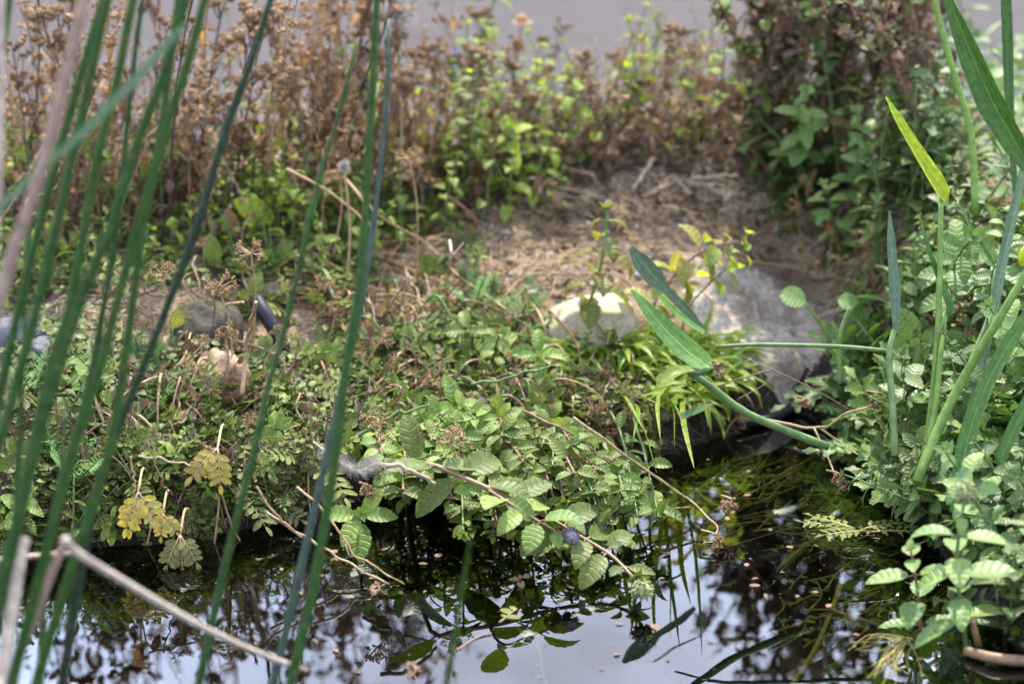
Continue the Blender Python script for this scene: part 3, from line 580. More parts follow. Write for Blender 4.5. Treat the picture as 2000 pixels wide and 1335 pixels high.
# ------------------------------------------------------------------ stones, liner, mortar edge
def stone(name, px, py, w, d, h, mat, label, seed, rotz=0., chop=(), dz=-.2, tilt=(0, 0)):
    """a weathered stone: a rounded block cut by a few flat breaks, lying half sunk"""
    rg = np.random.default_rng(seed); mb = MB(); nu, nv = 48, 28
    th = np.linspace(.0001, np.pi-.0001, nv); ph = np.linspace(0, 2*np.pi, nu, endpoint=False); TH, PH = np.meshgrid(th, ph, indexing='ij')
    D = np.stack([np.sin(TH)*np.cos(PH), np.sin(TH)*np.sin(PH), np.cos(TH)], -1); R = (np.abs(D)**3.2).sum(-1)**(-1/3.2)
    for c in chop:
        c = np.asarray(c, float); k = np.linalg.norm(c); c = c/k; dd = D@c; R = np.where(dd > .05, np.minimum(R, k/np.maximum(dd, .05)), R)
    Nn = vnoise(D[..., 0]*1.2+D[..., 2], D[..., 1]*1.2-D[..., 2]*.7, 2.6, seed)-.5; N2 = vnoise(D[..., 0]+D[..., 2]*.8, D[..., 1]-D[..., 2], 8, seed+1)-.5
    V = D*(R*(1+.16*Nn+.05*N2))[..., None]*np.array((w, d, h))
    F = [(j*nu+i, (j+1)*nu+i, (j+1)*nu+(i+1) % nu, j*nu+(i+1) % nu) for j in range(nv-1) for i in range(nu)]
    mb.add(V.reshape(-1, 3), F, np.zeros((nu*nv, 3))); o = part(name, mb.mesh(name, mat)); p = G(px, py)
    o.location = (p[0], p[1], p[2]+h*dz); o.rotation_euler = (tilt[0], tilt[1], rotz); tag(o, label, 'stone'); return o
stone('stone', 1150, 652, .043, .028, .0215, M['cream'], 'pale cream wedge-shaped stone lying behind the grass tuft', 3, .25, [(.08, .10, .74), (.8, -.3, .35), (-.62, .05, .50), (-.28, -.62, .30), (.35, -.70, .15), (.45, -.2, .62)], .55, (.06, -.14))
stone('stone', 436, 748, .0225, .022, .0235, M['tan'], 'rough tan pointed stone beside the upright broken brown stalk', 5, .3, [(-.5, -.2, .62), (.6, .1, .7)], .14, (0, .15))
stone('stone', 40, 668, .030, .025, .018, M['slate'], 'smooth grey stone behind the leftmost rushes, larger of the two', 7, .2, [], .1)
stone('stone', 92, 690, .016, .016, .012, M['slate'], 'smooth grey stone behind the leftmost rushes, smaller of the two', 8, .9, [], .1)
stone('stone', 405, 655, .030, .028, .028, M['moss'], 'dark mossy stone behind the tan pointed stone', 9, .1, [(-.3, -.4, .7)], .0)
stone('stone', 1042, 580, .006, .005, .005, M['pebble'], 'small pinkish pebble at the left end of the cream stone', 10, .1, [], .3)
# mortar hump between the litter and the liner
def mortar():
    out = [(1285, 475), (1400, 425), (1520, 470), (1600, 545), (1652, 610), (1640, 680), (1600, 745), (1560, 800), (1490, 812), (1440, 770), (1385, 720), (1350, 660), (1310, 590)]
    C = np.array([G(x, y) for x, y in out])[:, :2]; c = C.mean(0); mb = MB(); nr, na = 26, 96
    ang = np.arctan2(C[:, 1]-c[1], C[:, 0]-c[0]); rad = np.hypot(C[:, 1]-c[1], C[:, 0]-c[0]); k = np.argsort(ang); ang, rad = ang[k], rad[k]
    a = np.linspace(-np.pi, np.pi, na, endpoint=False); r = np.interp(a, ang, rad, period=2*np.pi)
    r = r*(1.04+.16*(vnoise(np.cos(a)+3, np.sin(a)+3, 5, 4)-.5)+.10*(vnoise(np.cos(a)+3, np.sin(a)+3, 14, 5)-.5))
    s = np.linspace(0, 1, nr); X = c[0]+np.outer(s, r*np.cos(a)); Y = c[1]+np.outer(s, r*np.sin(a))
    Z = ground(X, Y)+.007*(1-s[:, None]**2.)-.007*s[:, None]**4+.006*(vnoise(X, Y, 40, 9)-.5)+.003*(vnoise(X, Y, 120, 10)-.5)+.0015*(vnoise(X, Y, 330, 12)-.5)
    F = [(j*na+i, j*na+(i+1) % na, (j+1)*na+(i+1) % na, (j+1)*na+i) for j in range(nr-1) for i in range(na)]
    mb.add(np.stack([X, Y, Z], -1).reshape(-1, 3), F, np.stack([0*X, s[:, None]+0*X, np.clip((Y-c[1])/.08, -1, 1)], -1).reshape(-1, 3)); o = part('mortar_edging', mb.mesh('mortar_edging', M['concrete']))
    return tag(o, 'rough pale hump of mortar sloping to the water right of the cream stone', 'mortar')
mortar()
def liner(pts, w, label, name='pond_liner', lift=.006):
    P = smooth_path([G(*p)+np.array((0, 0, lift)) for p in pts], 40); T, N, B = frames(P); mb = MB(); na = 8
    a = np.linspace(0, np.pi*2, na, endpoint=False); rg = np.random.default_rng(3); wv = w*(1+.3*(vnoise(np.arange(40), np.zeros(40), .2, 2)-.5))
    wv[0] *= .3; wv[-1] *= .3
    V = P[:, None]+wv[:, None, None]*(np.cos(a)[None, :, None]*B[:, None]+.6*np.sin(a)[None, :, None]*N[:, None])
    mb.add(V.reshape(-1, 3), [(j*na+i, j*na+(i+1) % na, (j+1)*na+(i+1) % na, (j+1)*na+i) for j in range(39) for i in range(na)]+[tuple(range(na)), tuple(39*na+i for i in range(na))], np.zeros((40*na, 3)))
    return tag(part(name, mb.mesh(name, M['liner'])), label, 'pond liner')
liner([(1720, 600), (1690, 650), (1660, 700), (1620, 755), (1560, 800), (1500, 830), (1430, 835)], .006, 'black rubber liner rolled along the foot of the mortar hump')
liner([(738, 862), (737, 880), (735, 905), (728, 945)], .006, 'black fold of liner showing in the gap beside the grey feather', lift=.003)
pipe = MB(); tube(pipe, smooth_path([at_y(500, 585, G(520, 665)[1]+.012), at_y(517, 612, G(520, 665)[1]), at_y(540, 650, G(520, 665)[1]-.01), at_y(556, 690, G(520, 665)[1]-.02)], 14), .0068, .0064, 14)
tag(part('hose', pipe.mesh('hose', M['liner'])), 'short length of black hose poking out behind the left rushes', 'hose')

# ------------------------------------------------------------------ rushes in front (each traced as a real stalk standing in the near water)
def stalk(name, pts, d0, d1, r0, r1, mat, label, cat='rush', sides=9, group=None, tipcap=True):
    """pts from the top of the photograph down; d0 distance of the top, d1 of the bottom"""
    n = len(pts); P = [at_d(x, y, d0+(d1-d0)*i/(n-1)) for i, (x, y) in enumerate(pts)]
    b = P[-1]+(P[-1]-P[-2])/np.linalg.norm(P[-1]-P[-2])*.02
    k = (b-P[-1]); down = P[-1].copy()
    if down[2] > -.04: P.append(P[-1]+(P[-1]-P[-2])*((down[2]+.06)/max(1e-3, (P[-2][2]-P[-1][2]))))
    P = smooth_path(P[::-1], 26); o = P[0].copy(); mb = MB()
    R = np.linspace(r1, r0, 26); tube(mb, P-o, 0, 0, sides, .3, radii=R)
    return tag(part(name, mb.mesh(name, mat), loc=o), label, cat, group)
RUSH = [
 ([(30, -60), (18, 0), (6, 90), (-20, 260), (-60, 520)], 1.62, 1.62, .0034, .0042, 'rush', 'green rush cut by the left edge of the photo at the top corner'),
 ([(215, -60), (200, 0), (154, 157), (115, 297), (73, 455), (35, 609), (0, 766), (-60, 1000)], 1.66, 1.58, .0036, .0048, 'rush', 'green rush crossing the pale dead stem, second from the left along the top'),
 ([(226, -60), (210, 0), (165, 200), (135, 330), (108, 450), (70, 609), (31, 749), (0, 856), (-50, 1020)], 1.60, 1.55, .0044, .0052, 'rush', 'thick green rush running just right of the second rush'),
 ([(275, -60), (259, 0), (227, 165), (196, 280), (165, 445), (136, 602), (105, 696), (68, 850), (35, 1008), (8, 1110), (-30, 1260)], 1.64, 1.58, .0042, .0054, 'rush', 'thick green rush leaning behind the pale flat reed leaf'),
 ([(292, -60), (278, 0), (258, 150), (243, 300), (225, 467), (200, 610), (172, 760), (138, 880), (105, 1008), (70, 1148), (28, 1310), (10, 1380)], 1.70, 1.62, .0024, .0048, 'rush', 'slender green rush, thinnest of the left bunch at its top'),
 ([(378, -60), (362, 0), (322, 140), (280, 245), (246, 350), (211, 460), (175, 539), (126, 679), (98, 770), (66, 889), (40, 1003), (10, 1130), (-10, 1220)], 1.60, 1.54, .0046, .0056, 'rush', 'stout green rush crossing the orange tip of the flat reed leaf'),
 ([(414, -60), (399, 0), (367, 122), (332, 227), (297, 350), (265, 460), (227, 595), (194, 724), (140, 890), (108, 1008), (72, 1148), (34, 1290), (20, 1350)], 1.62, 1.56, .0042, .0054, 'rush', 'stout green rush left of the dark tapering one, bare along its whole length'),
 ([(358, -60), (348, 0), (328, 160), (304, 320), (280, 440), (247, 679), (213, 880), (150, 1078), (105, 1218), (66, 1350)], 1.67, 1.60, .0034, .0052, 'rush', 'green rush partly hidden behind its stouter neighbours, ending in the dark water'),
 ([(545, -40), (528, 0), (490, 122), (444, 245), (413, 350), (378, 460), (325, 602), (280, 714), (231, 836), (206, 905), (172, 1035), (140, 1218), (120, 1350)], 1.72, 1.62, .0032, .0050, 'rush_dark', 'dark nearly black rush leaning right with a tapering rough tip'),
 ([(700, 75), (693, 100), (665, 210), (623, 350), (600, 450), (560, 626), (525, 749), (497, 880), (437, 1113), (385, 1350)], 1.78, 1.66, .0012, .0047, 'rush', 'lone green rush with a fine tip standing between the bunch and the pair'),
 ([(741, -40), (736, 0), (727, 175), (716, 385), (710, 467), (695, 609), (674, 731), (656, 885), (612, 1148), (563, 1350)], 1.72, 1.64, .0036, .0054, 'rush', 'tall bright green rush of the pair nearest the middle, rising out of frame'),
 ([(760, 40), (758, 70), (755, 210), (736, 385), (724, 480), (702, 610), (672, 740), (640, 880), (595, 1078), (530, 1350)], 1.80, 1.69, .0020, .0048, 'rush_grey', 'greyish green rush of the middle pair with a pale withered tip'),
 ([(918, 1055), (908, 1120), (892, 1220), (870, 1345)], 1.56, 1.58, .0012, .0036, 'rush', 'short blurred green rush tip rising from the open water'),
 ([(60, 380), (52, 520), (45, 700), (36, 900), (22, 1120), (5, 1350)], 1.66, 1.60, .0018, .0036, 'rush', 'thin upright rush nearest the lower left corner'),
 ([(128, 800), (118, 930), (95, 1080), (85, 1200), (78, 1345)], 1.70, 1.63, .0014, .0040, 'rush', 'short thin rush starting low among the left bunch'),
]
for a in RUSH: stalk('rush', a[0], a[1]+.03, a[2]+.03, a[3]*.68, a[4]*.70, M[a[5]], a[6])
DEAD = [
 ([(172, -60), (160, 20), (122, 180), (92, 290), (60, 400), (30, 480), (0, 580), (-60, 760)], 1.46, 1.46, .0050, .0062, 'rush_dead', 'blurred dead brown rush slanting across the top left corner'),
 ([(4, -60), (3, 100), (1, 250), (-6, 420), (-30, 700)], 1.50, 1.50, .0030, .0036, 'rush_pale', 'bleached upright stalk along the left edge'),
 ([(47, 1050), (34, 1130), (18, 1230), (0, 1330), (-20, 1420)], 1.54, 1.50, .0054, .0060, 'rush_pale', 'thick bleached stub of a broken rush in the lower left corner'),
 ([(130, 1054), (104, 1110), (70, 1200), (34, 1290), (10, 1350)], 1.56, 1.54, .0040, .0044, 'rush_dead', 'tan dead rush snapped at the top where it folds over'),
]
for a in DEAD: stalk('dead_rush', a[0], a[1]+.06, a[2]+.06, a[3]*.66, a[4]*.7, M[a[5]], a[6], 'dead rush')
mb = MB(); P = smooth_path([at_d(126, 1052, 1.565), at_d(150, 1078, 1.575), at_d(250, 1140, 1.60), at_d(400, 1226, 1.63), at_d(520, 1280, 1.66), at_d(600, 1308, 1.685)], 24)
tube(mb, P-P[0], .0030, .0015, 9, .4); tag(part('dead_rush', mb.mesh('dead_rush', M['rush_pale']), loc=P[0]), 'fallen pinkish cream stalk slanting down across the open water', 'dead rush')
mb = MB(); P = smooth_path([at_d(-40, 1098, 1.72), at_d(80, 1084, 1.74), at_d(155, 1080, 1.75)], 10); tube(mb, P-P[0], .0022, .0016, 7, .4)
tag(part('dead_rush', mb.mesh('dead_rush', M['rush_pale']), loc=P[0]), 'thin bleached stalk lying level behind the snapped tan rush', 'dead rush')
def straps(name, pts, d, W, mat, label, cat, nh=(0, -1, .4), fold=.25, n=26, extra=None):
    """a strap leaf traced down a list of (px, py, half width in px); d the distance, one or a (top, bottom) pair"""
    d0, d1 = d if isinstance(d, tuple) else (d, d); k = len(pts)
    C = [at_d(x, y, d0+(d1-d0)*i/(k-1)) for i, (x, y, _) in enumerate(pts)]; P = smooth_path(C, n); w_ = np.interp(np.linspace(0, k-1, n), range(k), [q[2] for q in pts])*KU*(d0+d1)/2*W
    o = P[-1].copy(); mb = MB(); ribbon(mb, P-o, w_, nh, fold)
    t = thing(name, label, cat, o); part('blade', mb.mesh('blade', mat), t); return t, o
def strap_stem(t, o, pts, d, r, mat, r1=None):
    d0, d1 = d if isinstance(d, tuple) else (d, d); k = len(pts)
    P = smooth_path([at_d(x, y, d0+(d1-d0)*i/(k-1)) for i, (x, y) in enumerate(pts)], 20); mb = MB(); tube(mb, P-o, r, r1 or r, 8, .4); part('stem', mb.mesh('stem', mat), t)
straps('reed_leaf', [(362, 48, 3), (330, 82, 7), (270, 150, 9), (215, 205, 10), (150, 270, 9), (70, 340, 8), (-30, 430, 8)], 1.54, 1, M['blade_grey'], 'blurred pale green flat reed leaf with an orange tip, crossing the rushes', 'leaf', (.3, -.8, .5))

# ------------------------------------------------------------------ strap-leaved plants on the right and the big leaf in the middle
YR = G(1840, 930)[1]
t, o = straps('water_plant', [(1730, 190, 2), (1752, 235, 10), (1790, 300, 14), (1820, 350, 18), (1838, 380, 16), (1846, 392, 6)], 2.06, 1, M['blade_yellow'], 'bright yellow folded leaf on a thin green stalk, brown at its tip', 'leaf', (.5, -.8, .3), .75)
strap_stem(t, o, [(1838, 388), (1836, 480), (1832, 640), (1818, 800), (1795, 960)], (2.06, 2.02), .0021, M['stem_bright'], .0028)
t, o = straps('water_plant', [(1838, -40, 10), (1858, 10, 14), (1900, 110, 30), (1940, 200, 36), (1985, 280, 30), (2030, 350, 14)], 1.98, .8, M['blade'], 'broad green strap leaf leaning out of the top right corner', 'leaf', (-.6, -.7, .35), .55)
straps('water_plant', [(1962, -30, 15), (1966, 80, 16), (1970, 200, 13), (1978, 320, 9), (1985, 420, 6)], 2.2, .75, M['blade'], 'dark upright strap leaf behind the broad corner leaf', 'leaf', (.2, -.9, .2), .4)
t, o = straps('water_plant', [(1737, 412, 2), (1740, 470, 9), (1746, 560, 12), (1749, 620, 9), (1747, 650, 3)], 2.04, 1, M['blade_grey'], 'upright grey green leaf standing over the horizontal stalk', 'leaf', (.25, -.9, .2), .25)
strap_stem(t, o, [(1747, 645), (1737, 690), (1742, 780), (1748, 890)], (2.04, 2.0), .0022, M['stem_green'], .0030)
t, o = straps('water_plant', [(1795, 425, 2), (1812, 490, 6), (1832, 550, 10), (1850, 600, 11), (1848, 618, 3)], 2.05, 1, M['blade'], 'narrow green leaf folded like a bract left of the yellow stalk', 'leaf', (.7, -.6, .2), .8)
strap_stem(t, o, [(1846, 612), (1838, 680), (1826, 800), (1800, 900)], (2.05, 2.0), .0020, M['stem_bright'], .0026)
t, o = straps('water_plant', [(1878, 405, 2), (1900, 455, 7), (1930, 505, 7), (1946, 530, 3)], 2.10, 1, M['blade'], 'small narrow dark leaf beside the tall dark strap leaf', 'leaf', (.6, -.7, .2), .6)
strap_stem(t, o, [(1945, 526), (1930, 620), (1880, 740), (1830, 900)], (2.10, 2.04), .0018, M['stem_green'])
straps('water_plant', [(2010, 290, 9), (1985, 400, 14), (1958, 520, 15), (1935, 640, 14), (1905, 770, 12), (1868, 920, 10)], (2.08, 2.02), .72, M['blade_grey'], 'tall dark strap leaf rising to the right edge', 'leaf', (-.5, -.8, .1), .5)
mb = MB(); P = smooth_path([at_d(2012, 520, 1.99), at_d(1950, 625, 1.99), at_d(1895, 715, 2.0), at_d(1840, 820, 2.0), at_d(1790, 940, 1.98)], 20); tube(mb, P-P[-1], .0030, .0042, 8, .4)
t = thing('water_plant', 'yellow green stalk slanting up to the right edge under a yellow bud', 'stalk', P[-1]); part('stem', mb.mesh('stem', M['stem_bright']), t); mb = MB(); blob(mb, at_d(2004, 498, 1.99)-P[-1], .006, (0.3, 0, 1), 1.6, 8, 6); part('bud', mb.mesh('bud', M['blade_yellow']), t)
straps('water_plant', [(2015, 600, 12), (1975, 665, 20), (1930, 745, 22), (1898, 830, 24), (1882, 900, 26), (1868, 1000, 18)], (1.98, 1.96), .72, M['blade'], 'wide bright green leaf sheath rising behind the mint at the right edge', 'leaf', (-.4, -.85, .2), .4)
straps('water_plant', [(2012, 770, 12), (1985, 830, 19), (1962, 880, 15), (1955, 905, 4)], 1.93, .75, M['blade'], 'short bright green leaf hanging down at the right edge', 'leaf', (-.4, -.85, .2), .5)
for pts, lab, d in (([(1822, -40), (1832, 30), (1862, 140), (1885, 215), (1900, 290), (1905, 420)], 'yellow green stalk in the mint behind the broad corner leaf', 2.22), ([(1735, 686), (1660, 678), (1560, 674), (1470, 673), (1398, 677)], 'horizontal green stalk bridging the mortar hump', 2.04), ([(1660, 600), (1640, 660), (1640, 750)], 'thin green leaf stalk at the right foot of the mortar', 2.07)):
    mb = MB(); P = smooth_path([at_d(x, y, d) for x, y in pts], 18); tube(mb, P-P[0], .0024 if d > 2.1 else .0020, .0016 if d < 2.1 else .0034, 8, .4); tag(part('stalk', mb.mesh('stalk', M['stem_bright' if d > 2.1 else 'stem_green']), loc=P[0]), lab, 'stalk')
# the broad leaf with its arching, bent stalk
t, o = straps('water_plant', [(1234, 566, 3), (1262, 600, 12), (1300, 645, 21), (1340, 684, 25), (1372, 708, 20), (1386, 722, 6)], (2.03, 1.99), 1, M['blade'], 'broad green leaf over the grass tuft on a stalk arching down into the water', 'leaf', (-.35, -.35, .9), .22)
strap_stem(t, o, [(1384, 718), (1366, 728), (1345, 722), (1352, 730), (1385, 752), (1450, 802), (1530, 838), (1618, 872)], (1.99, 2.03), .0025, M['stem_green'], .0033)
mb = MB(); Pq = smooth_path([at_d(1352, 722, 1.985), at_d(1322, 728, 1.975), at_d(1300, 742, 1.97), at_d(1284, 758, 1.965)], 14); ribbon(mb, Pq-o, np.interp(np.linspace(0, 1, 14), [0, .3, .75, 1], [.0035, .006, .0062, .0015]), (0, -.3, .9), .5); part('bent_leaf', mb.mesh('bent_leaf', M['grass']), t)
straps('water_plant', [(1232, 482, 4), (1252, 510, 17), (1280, 542, 19), (1302, 566, 9), (1345, 610, 9), (1372, 640, 4)], 2.14, 1, M['blade_grey'], 'grey green leaf tip leaning behind the cream stone', 'leaf', (-.5, -.6, .6), .3)
for k, (pts, d, lab) in enumerate((([(1392, 790, 3), (1365, 800, 10), (1330, 815, 8)], 2.0, 'pale strap leaf bent flat under the arching stalk'), ([(1290, 580, 6), (1330, 620, 9), (1375, 650, 6)], 2.10, 'narrow dark leaf behind the broad leaf'))):
    straps('water_plant', pts, d, 1, M['blade'], lab, 'leaf', (0, -.4, .9), .3, 12)

# ------------------------------------------------------------------ ground cover, litter and pebbles nobody could count
def cover(name, poly_list, mat, n, lmin, lmax, hmax, seed, kind='oval'):
    rg = np.random.default_rng(seed); mb = MB()
    for poly, share in poly_list:
        pts = scatter(poly, int(n*share), 0)
        for (px, py) in pts:
            p = G(px, py)
            for k in range(6):
                q = np.array((p[0]+rg.normal(0, .006), p[1]+rg.normal(0, .008), 0)); q[2] = float(ground(q[0], q[1]))+rg.uniform(.001, hmax); a = rg.uniform(0, 6.28); l = rg.uniform(lmin, lmax)
                leaf(mb, q, (math.cos(a), math.sin(a), rg.uniform(-.2, .5)), (0, -.35, 1), l, l*.36, kind, rg.uniform(.1, .9), .2, 0, 1, 3, 0, rg.random())
    return tag(part(name, mb.mesh(name, mat)), kind='stuff')
BANK_L = [(0, 620), (180, 640), (330, 700), (520, 690), (640, 690), (700, 800), (640, 960), (520, 1020), (0, 1075)]
MAT_C = [(600, 660), (760, 640), (900, 600), (1060, 650), (1260, 700), (1300, 860), (1180, 905), (960, 930), (760, 940), (690, 850)]
RIGHT = [(1500, 300), (2040, 260), (2060, 1280), (1900, 1160), (1800, 1030), (1720, 910), (1690, 800), (1690, 640), (1640, 520), (1500, 440)]
BACK_L = [(-20, 330), (430, 400), (860, 340), (860, 430), (700, 560), (400, 560), (-20, 600)]
BACK_C = [(840, 255), (1480, 255), (1480, 330), (1250, 345), (1000, 380), (860, 420)]
cover('ground_cover', [(BANK_L, .30), (MAT_C, .18), (RIGHT, .30), (BACK_L, .22)], M['tiny'], 2100, .0035, .0095, .016, 21)
def litter(name, specs, mats, seed):
    rg = np.random.default_rng(seed); mb = MB()
    for poly, n, lmin, lmax, r in specs:
        for (px, py) in scatter(poly, n, 0):
            p = G(px, py); a = rg.uniform(0, 6.28); l = rg.uniform(lmin, lmax); d = np.array((math.cos(a), math.sin(a)*.8, 0)); c = rg.normal(0, l*.08, 2)
            P = [p-d*l/2, p+np.array((c[0], c[1], 0)), p+d*l/2]; P = [np.array((q[0], q[1], float(ground(q[0], q[1]))+rg.uniform(.0005, .005))) for q in P]
            rr = r*rg.uniform(.5, 1.5); tube(mb, smooth_path(P, 5), rr, rr*.7, 4, rg.random())
    return tag(part(name, mb.mesh(name, mats)), kind='stuff')
BARE = [(700, 470), (900, 400), (1240, 350), (1480, 370), (1500, 520), (1380, 570), (1050, 590), (860, 600), (640, 640), (560, 560)]
STRAWY = [(990, 380), (1240, 335), (1470, 365), (1480, 420), (1250, 430), (1050, 420)]
litter('orange_straw', [(BARE, 420, .008, .040, .00045), ([(560, 500), (900, 440), (900, 640), (620, 640)], 200, .010, .045, .0005)], M['stem_orange'], 33)
litter('dry_straw', [(BARE, 420, .008, .035, .0005), (STRAWY, 160, .012, .04, .0010), (BACK_L, 320, .008, .03, .0005), (BACK_C, 420, .01, .05, .0007), ([(1480, 400), (1640, 400), (1740, 620), (1640, 620)], 160, .015, .05, .0008), ([(0, 560), (420, 560), (300, 690), (0, 690)], 160, .01, .03, .0005)], M['straw'], 31)
litter('dead_thatch', [([(0, 900), (500, 850), (1250, 750), (1480, 760), (1500, 830), (1250, 920), (700, 1000), (0, 1085)], 1100, .010, .04, .0005), (BARE, 500, .006, .02, .0005), (BACK_C, 600, .01, .05, .0006), (BACK_L, 500, .01, .04, .0006), (RIGHT, 300, .01, .04, .0006), (BANK_L, 500, .01, .03, .0005)], M['thatch'], 32)
def pebbles():
    rg = np.random.default_rng(41); mb = MB()
    for poly, n, a, b in ((BARE, 900, .0006, .0024), (BARE, 40, .003, .006), ([(1380, 480), (1620, 600), (1600, 760), (1420, 760), (1340, 600)], 160, .0006, .0022), (BANK_L, 120, .001, .003)):
        for (px, py) in scatter(poly, n, 0):
            p = G(px, py); r = rg.uniform(a, b); blob(mb, p+np.array((0, 0, r*.2)), r, (rg.normal(0, .3), rg.normal(0, .3), 1), rg.uniform(.5, .9), 6, 4, rg.random(), .35, rg)
    tag(part('gravel', mb.mesh('gravel', M['pebble'])), kind='stuff')
pebbles()
def dry_flakes():
    rg = np.random.default_rng(43); mb = MB()
    for poly, n in ((BARE, 260), (STRAWY, 120), (BACK_C, 260), (BACK_L, 200), (RIGHT, 120)):
        for (px, py) in scatter(poly, n, 0):
            p = G(px, py); a = rg.uniform(0, 6.28); l = rg.uniform(.006, .018); leaf(mb, p+np.array((0, 0, .003)), (math.cos(a), math.sin(a), rg.uniform(-.1, .4)), (0, 0, 1), l, l*rg.uniform(.15, .35), 'shrivel', rg.uniform(.2, 1.8), rg.uniform(-.4, .6), 0, 1, 4, 0, rg.random(), .4)
    tag(part('leaf_litter', mb.mesh('leaf_litter', M['dry'])), kind='stuff')
dry_flakes()

# ------------------------------------------------------------------ plants in numbers: each its own thing
mints = [mk_mint(100+i, h, Lf, 'mint', nd, .6, 1) for i, (h, Lf, nd) in enumerate(((.045, .017, 6), (.06, .022, 7), (.05, .015, 7), (.035, .019, 5), (.07, .018, 8)))]
mints_cool = [mk_mint(120+i, h, Lf, 'mint_cool', nd, .45, 1, None, .28) for i, (h, Lf, nd) in enumerate(((.07, .022, 6), (.09, .024, 7), (.11, .026, 8), (.06, .026, 5), (.08, .018, 8)))]
mints_tall = [mk_mint(140+i, h, Lf, 'mint_cool', nd, .25, 1, None, .28) for i, (h, Lf, nd) in enumerate(((.16, .026, 9), (.20, .028, 10), (.13, .024, 8)))]
parsnips = [mk_parsnip(160+i, Lf, n) for i, (Lf, n) in enumerate(((.046, 6), (.038, 7), (.052, 5), (.032, 8)))]
bronzes = [mk_parsnip(170+i, Lf, n, 'bronze') for i, (Lf, n) in enumerate(((.040, 6), (.034, 7)))]
lobed = [mk_parsnip(180+i, Lf, n, 'mint_cool', .34, 4, (.4, 1.3), 'oblong', 2, .30) for i, (Lf, n) in enumerate(((.075, 6), (.065, 5), (.09, 6)))]
feathers = [mk_feather(190+i, Lf, n) for i, (Lf, n) in enumerate(((.035, 6), (.045, 5)))]
seedweeds = [mk_seedweed(200+i, h, hd, 18, i % 2 == 0) for i, (h, hd) in enumerate(((.17, 16), (.20, 20), (.23, 18), (.14, 14), (.26, 22)))]
capsules = [mk_capsules(220+i, h) for i, h in enumerate((.16, .19, .22, .25, .13))]
hearts = [mk_heart(240+i, h, Lf, mt, nd) for i, (h, Lf, mt, nd) in enumerate(((.07, .020, 'mint_lime', 3), (.10, .019, 'mint_lime', 4), (.14, .021, 'mint_lime', 5), (.08, .023, 'mint', 3), (.18, .021, 'mint_lime', 6), (.12, .018, 'mint_lime', 5)))]
crumbles = [mk_crumble(260+i, h, g) for i, (h, g) in enumerate(((.20, 16), (.24, 46), (.26, 30), (.17, 60), (.22, 80)))]
umbels = [mk_umbel(280+i, h, R) for i, (h, R) in enumerate(((.04, .013), (.06, .012), (.03, .015)))]
grasses = [mk_grass(290+i, n, Lf) for i, (n, Lf) in enumerate(((9, .05), (7, .07)))]

# left bank
sow([(0, 780), (230, 760), (560, 760), (640, 900), (560, 1000), (250, 1050), (0, 1070)], 34, 34, 'pinnate_plant', parsnips, 'green pinnate plant', 'plant', 'pinnate plants of the lower left bank', .55, 1.2, .5, tilt_to=(.30, 0))
sow([(330, 870), (560, 840), (640, 900), (560, 1010), (340, 1040)], 9, 44, 'pinnate_plant', bronzes, 'bronze pinnate plant hanging', 'plant', 'bronze pinnate plants at the left waterline', .7, 1, .3, tilt_to=(.7, 0))
sow([(0, 700), (340, 700), (380, 1000), (240, 1050), (0, 1070)], 26, 38, 'mint', mints, 'small mint shoot', 'plant', 'mint shoots behind the rushes', .5, 1.0, .4, tilt_to=(.2, 0))
sow([(330, 740), (640, 700), (680, 860), (560, 980), (300, 1000)], 26, 40, 'mint', mints, 'yellowish mint shoot', 'plant', 'mint shoots of the left mound', .5, .9, .5, tilt_to=(.3, 0))
sow([(60, 690), (350, 680), (340, 900), (80, 1000)], 14, 48, 'feathery_plant', feathers, 'feathery fine-leaved plant', 'plant', 'feathery plants among the left rushes', .8, 1.2)
# mat in the middle
sow([(560, 690), (760, 650), (900, 620), (1080, 680), (1100, 800), (700, 850), (600, 820)], 32, 44, 'pinnate_plant', parsnips, 'green creeping pinnate plant', 'plant', 'pinnate plants in the middle mat', .6, .95, .3, tilt_to=(.3, 0))
sow([(1050, 740), (1290, 760), (1300, 880), (1080, 860)], 14, 44, 'pinnate_plant', bronzes, 'brownish pinnate plant', 'plant', 'brownish pinnate plants under the grass tuft', .6, .9, .3, tilt_to=(.5, 0))
sow([(600, 700), (760, 660), (980, 670), (1140, 720), (1130, 840), (960, 860), (700, 840)], 30, 46, 'mint', mints, 'creeping mint shoot', 'plant', 'mint shoots in the middle mat', .7, 1.0, .45, tilt_to=(.45, 0))
sow([(760, 840), (980, 820), (1110, 850), (1120, 920), (960, 950), (780, 950)], 24, 40, 'mint', mints, 'mint shoot leaning waterwards', 'plant', 'mint shoots leaning over the water', .8, 1.15, .4, tilt_to=(.75, 0))
sow([(900, 560), (1050, 590), (1070, 680), (960, 670)], 10, 34, 'feathery_plant', feathers, 'bright feathery plant', 'plant', 'feathery plants by the cream stone', .7, 1.1)
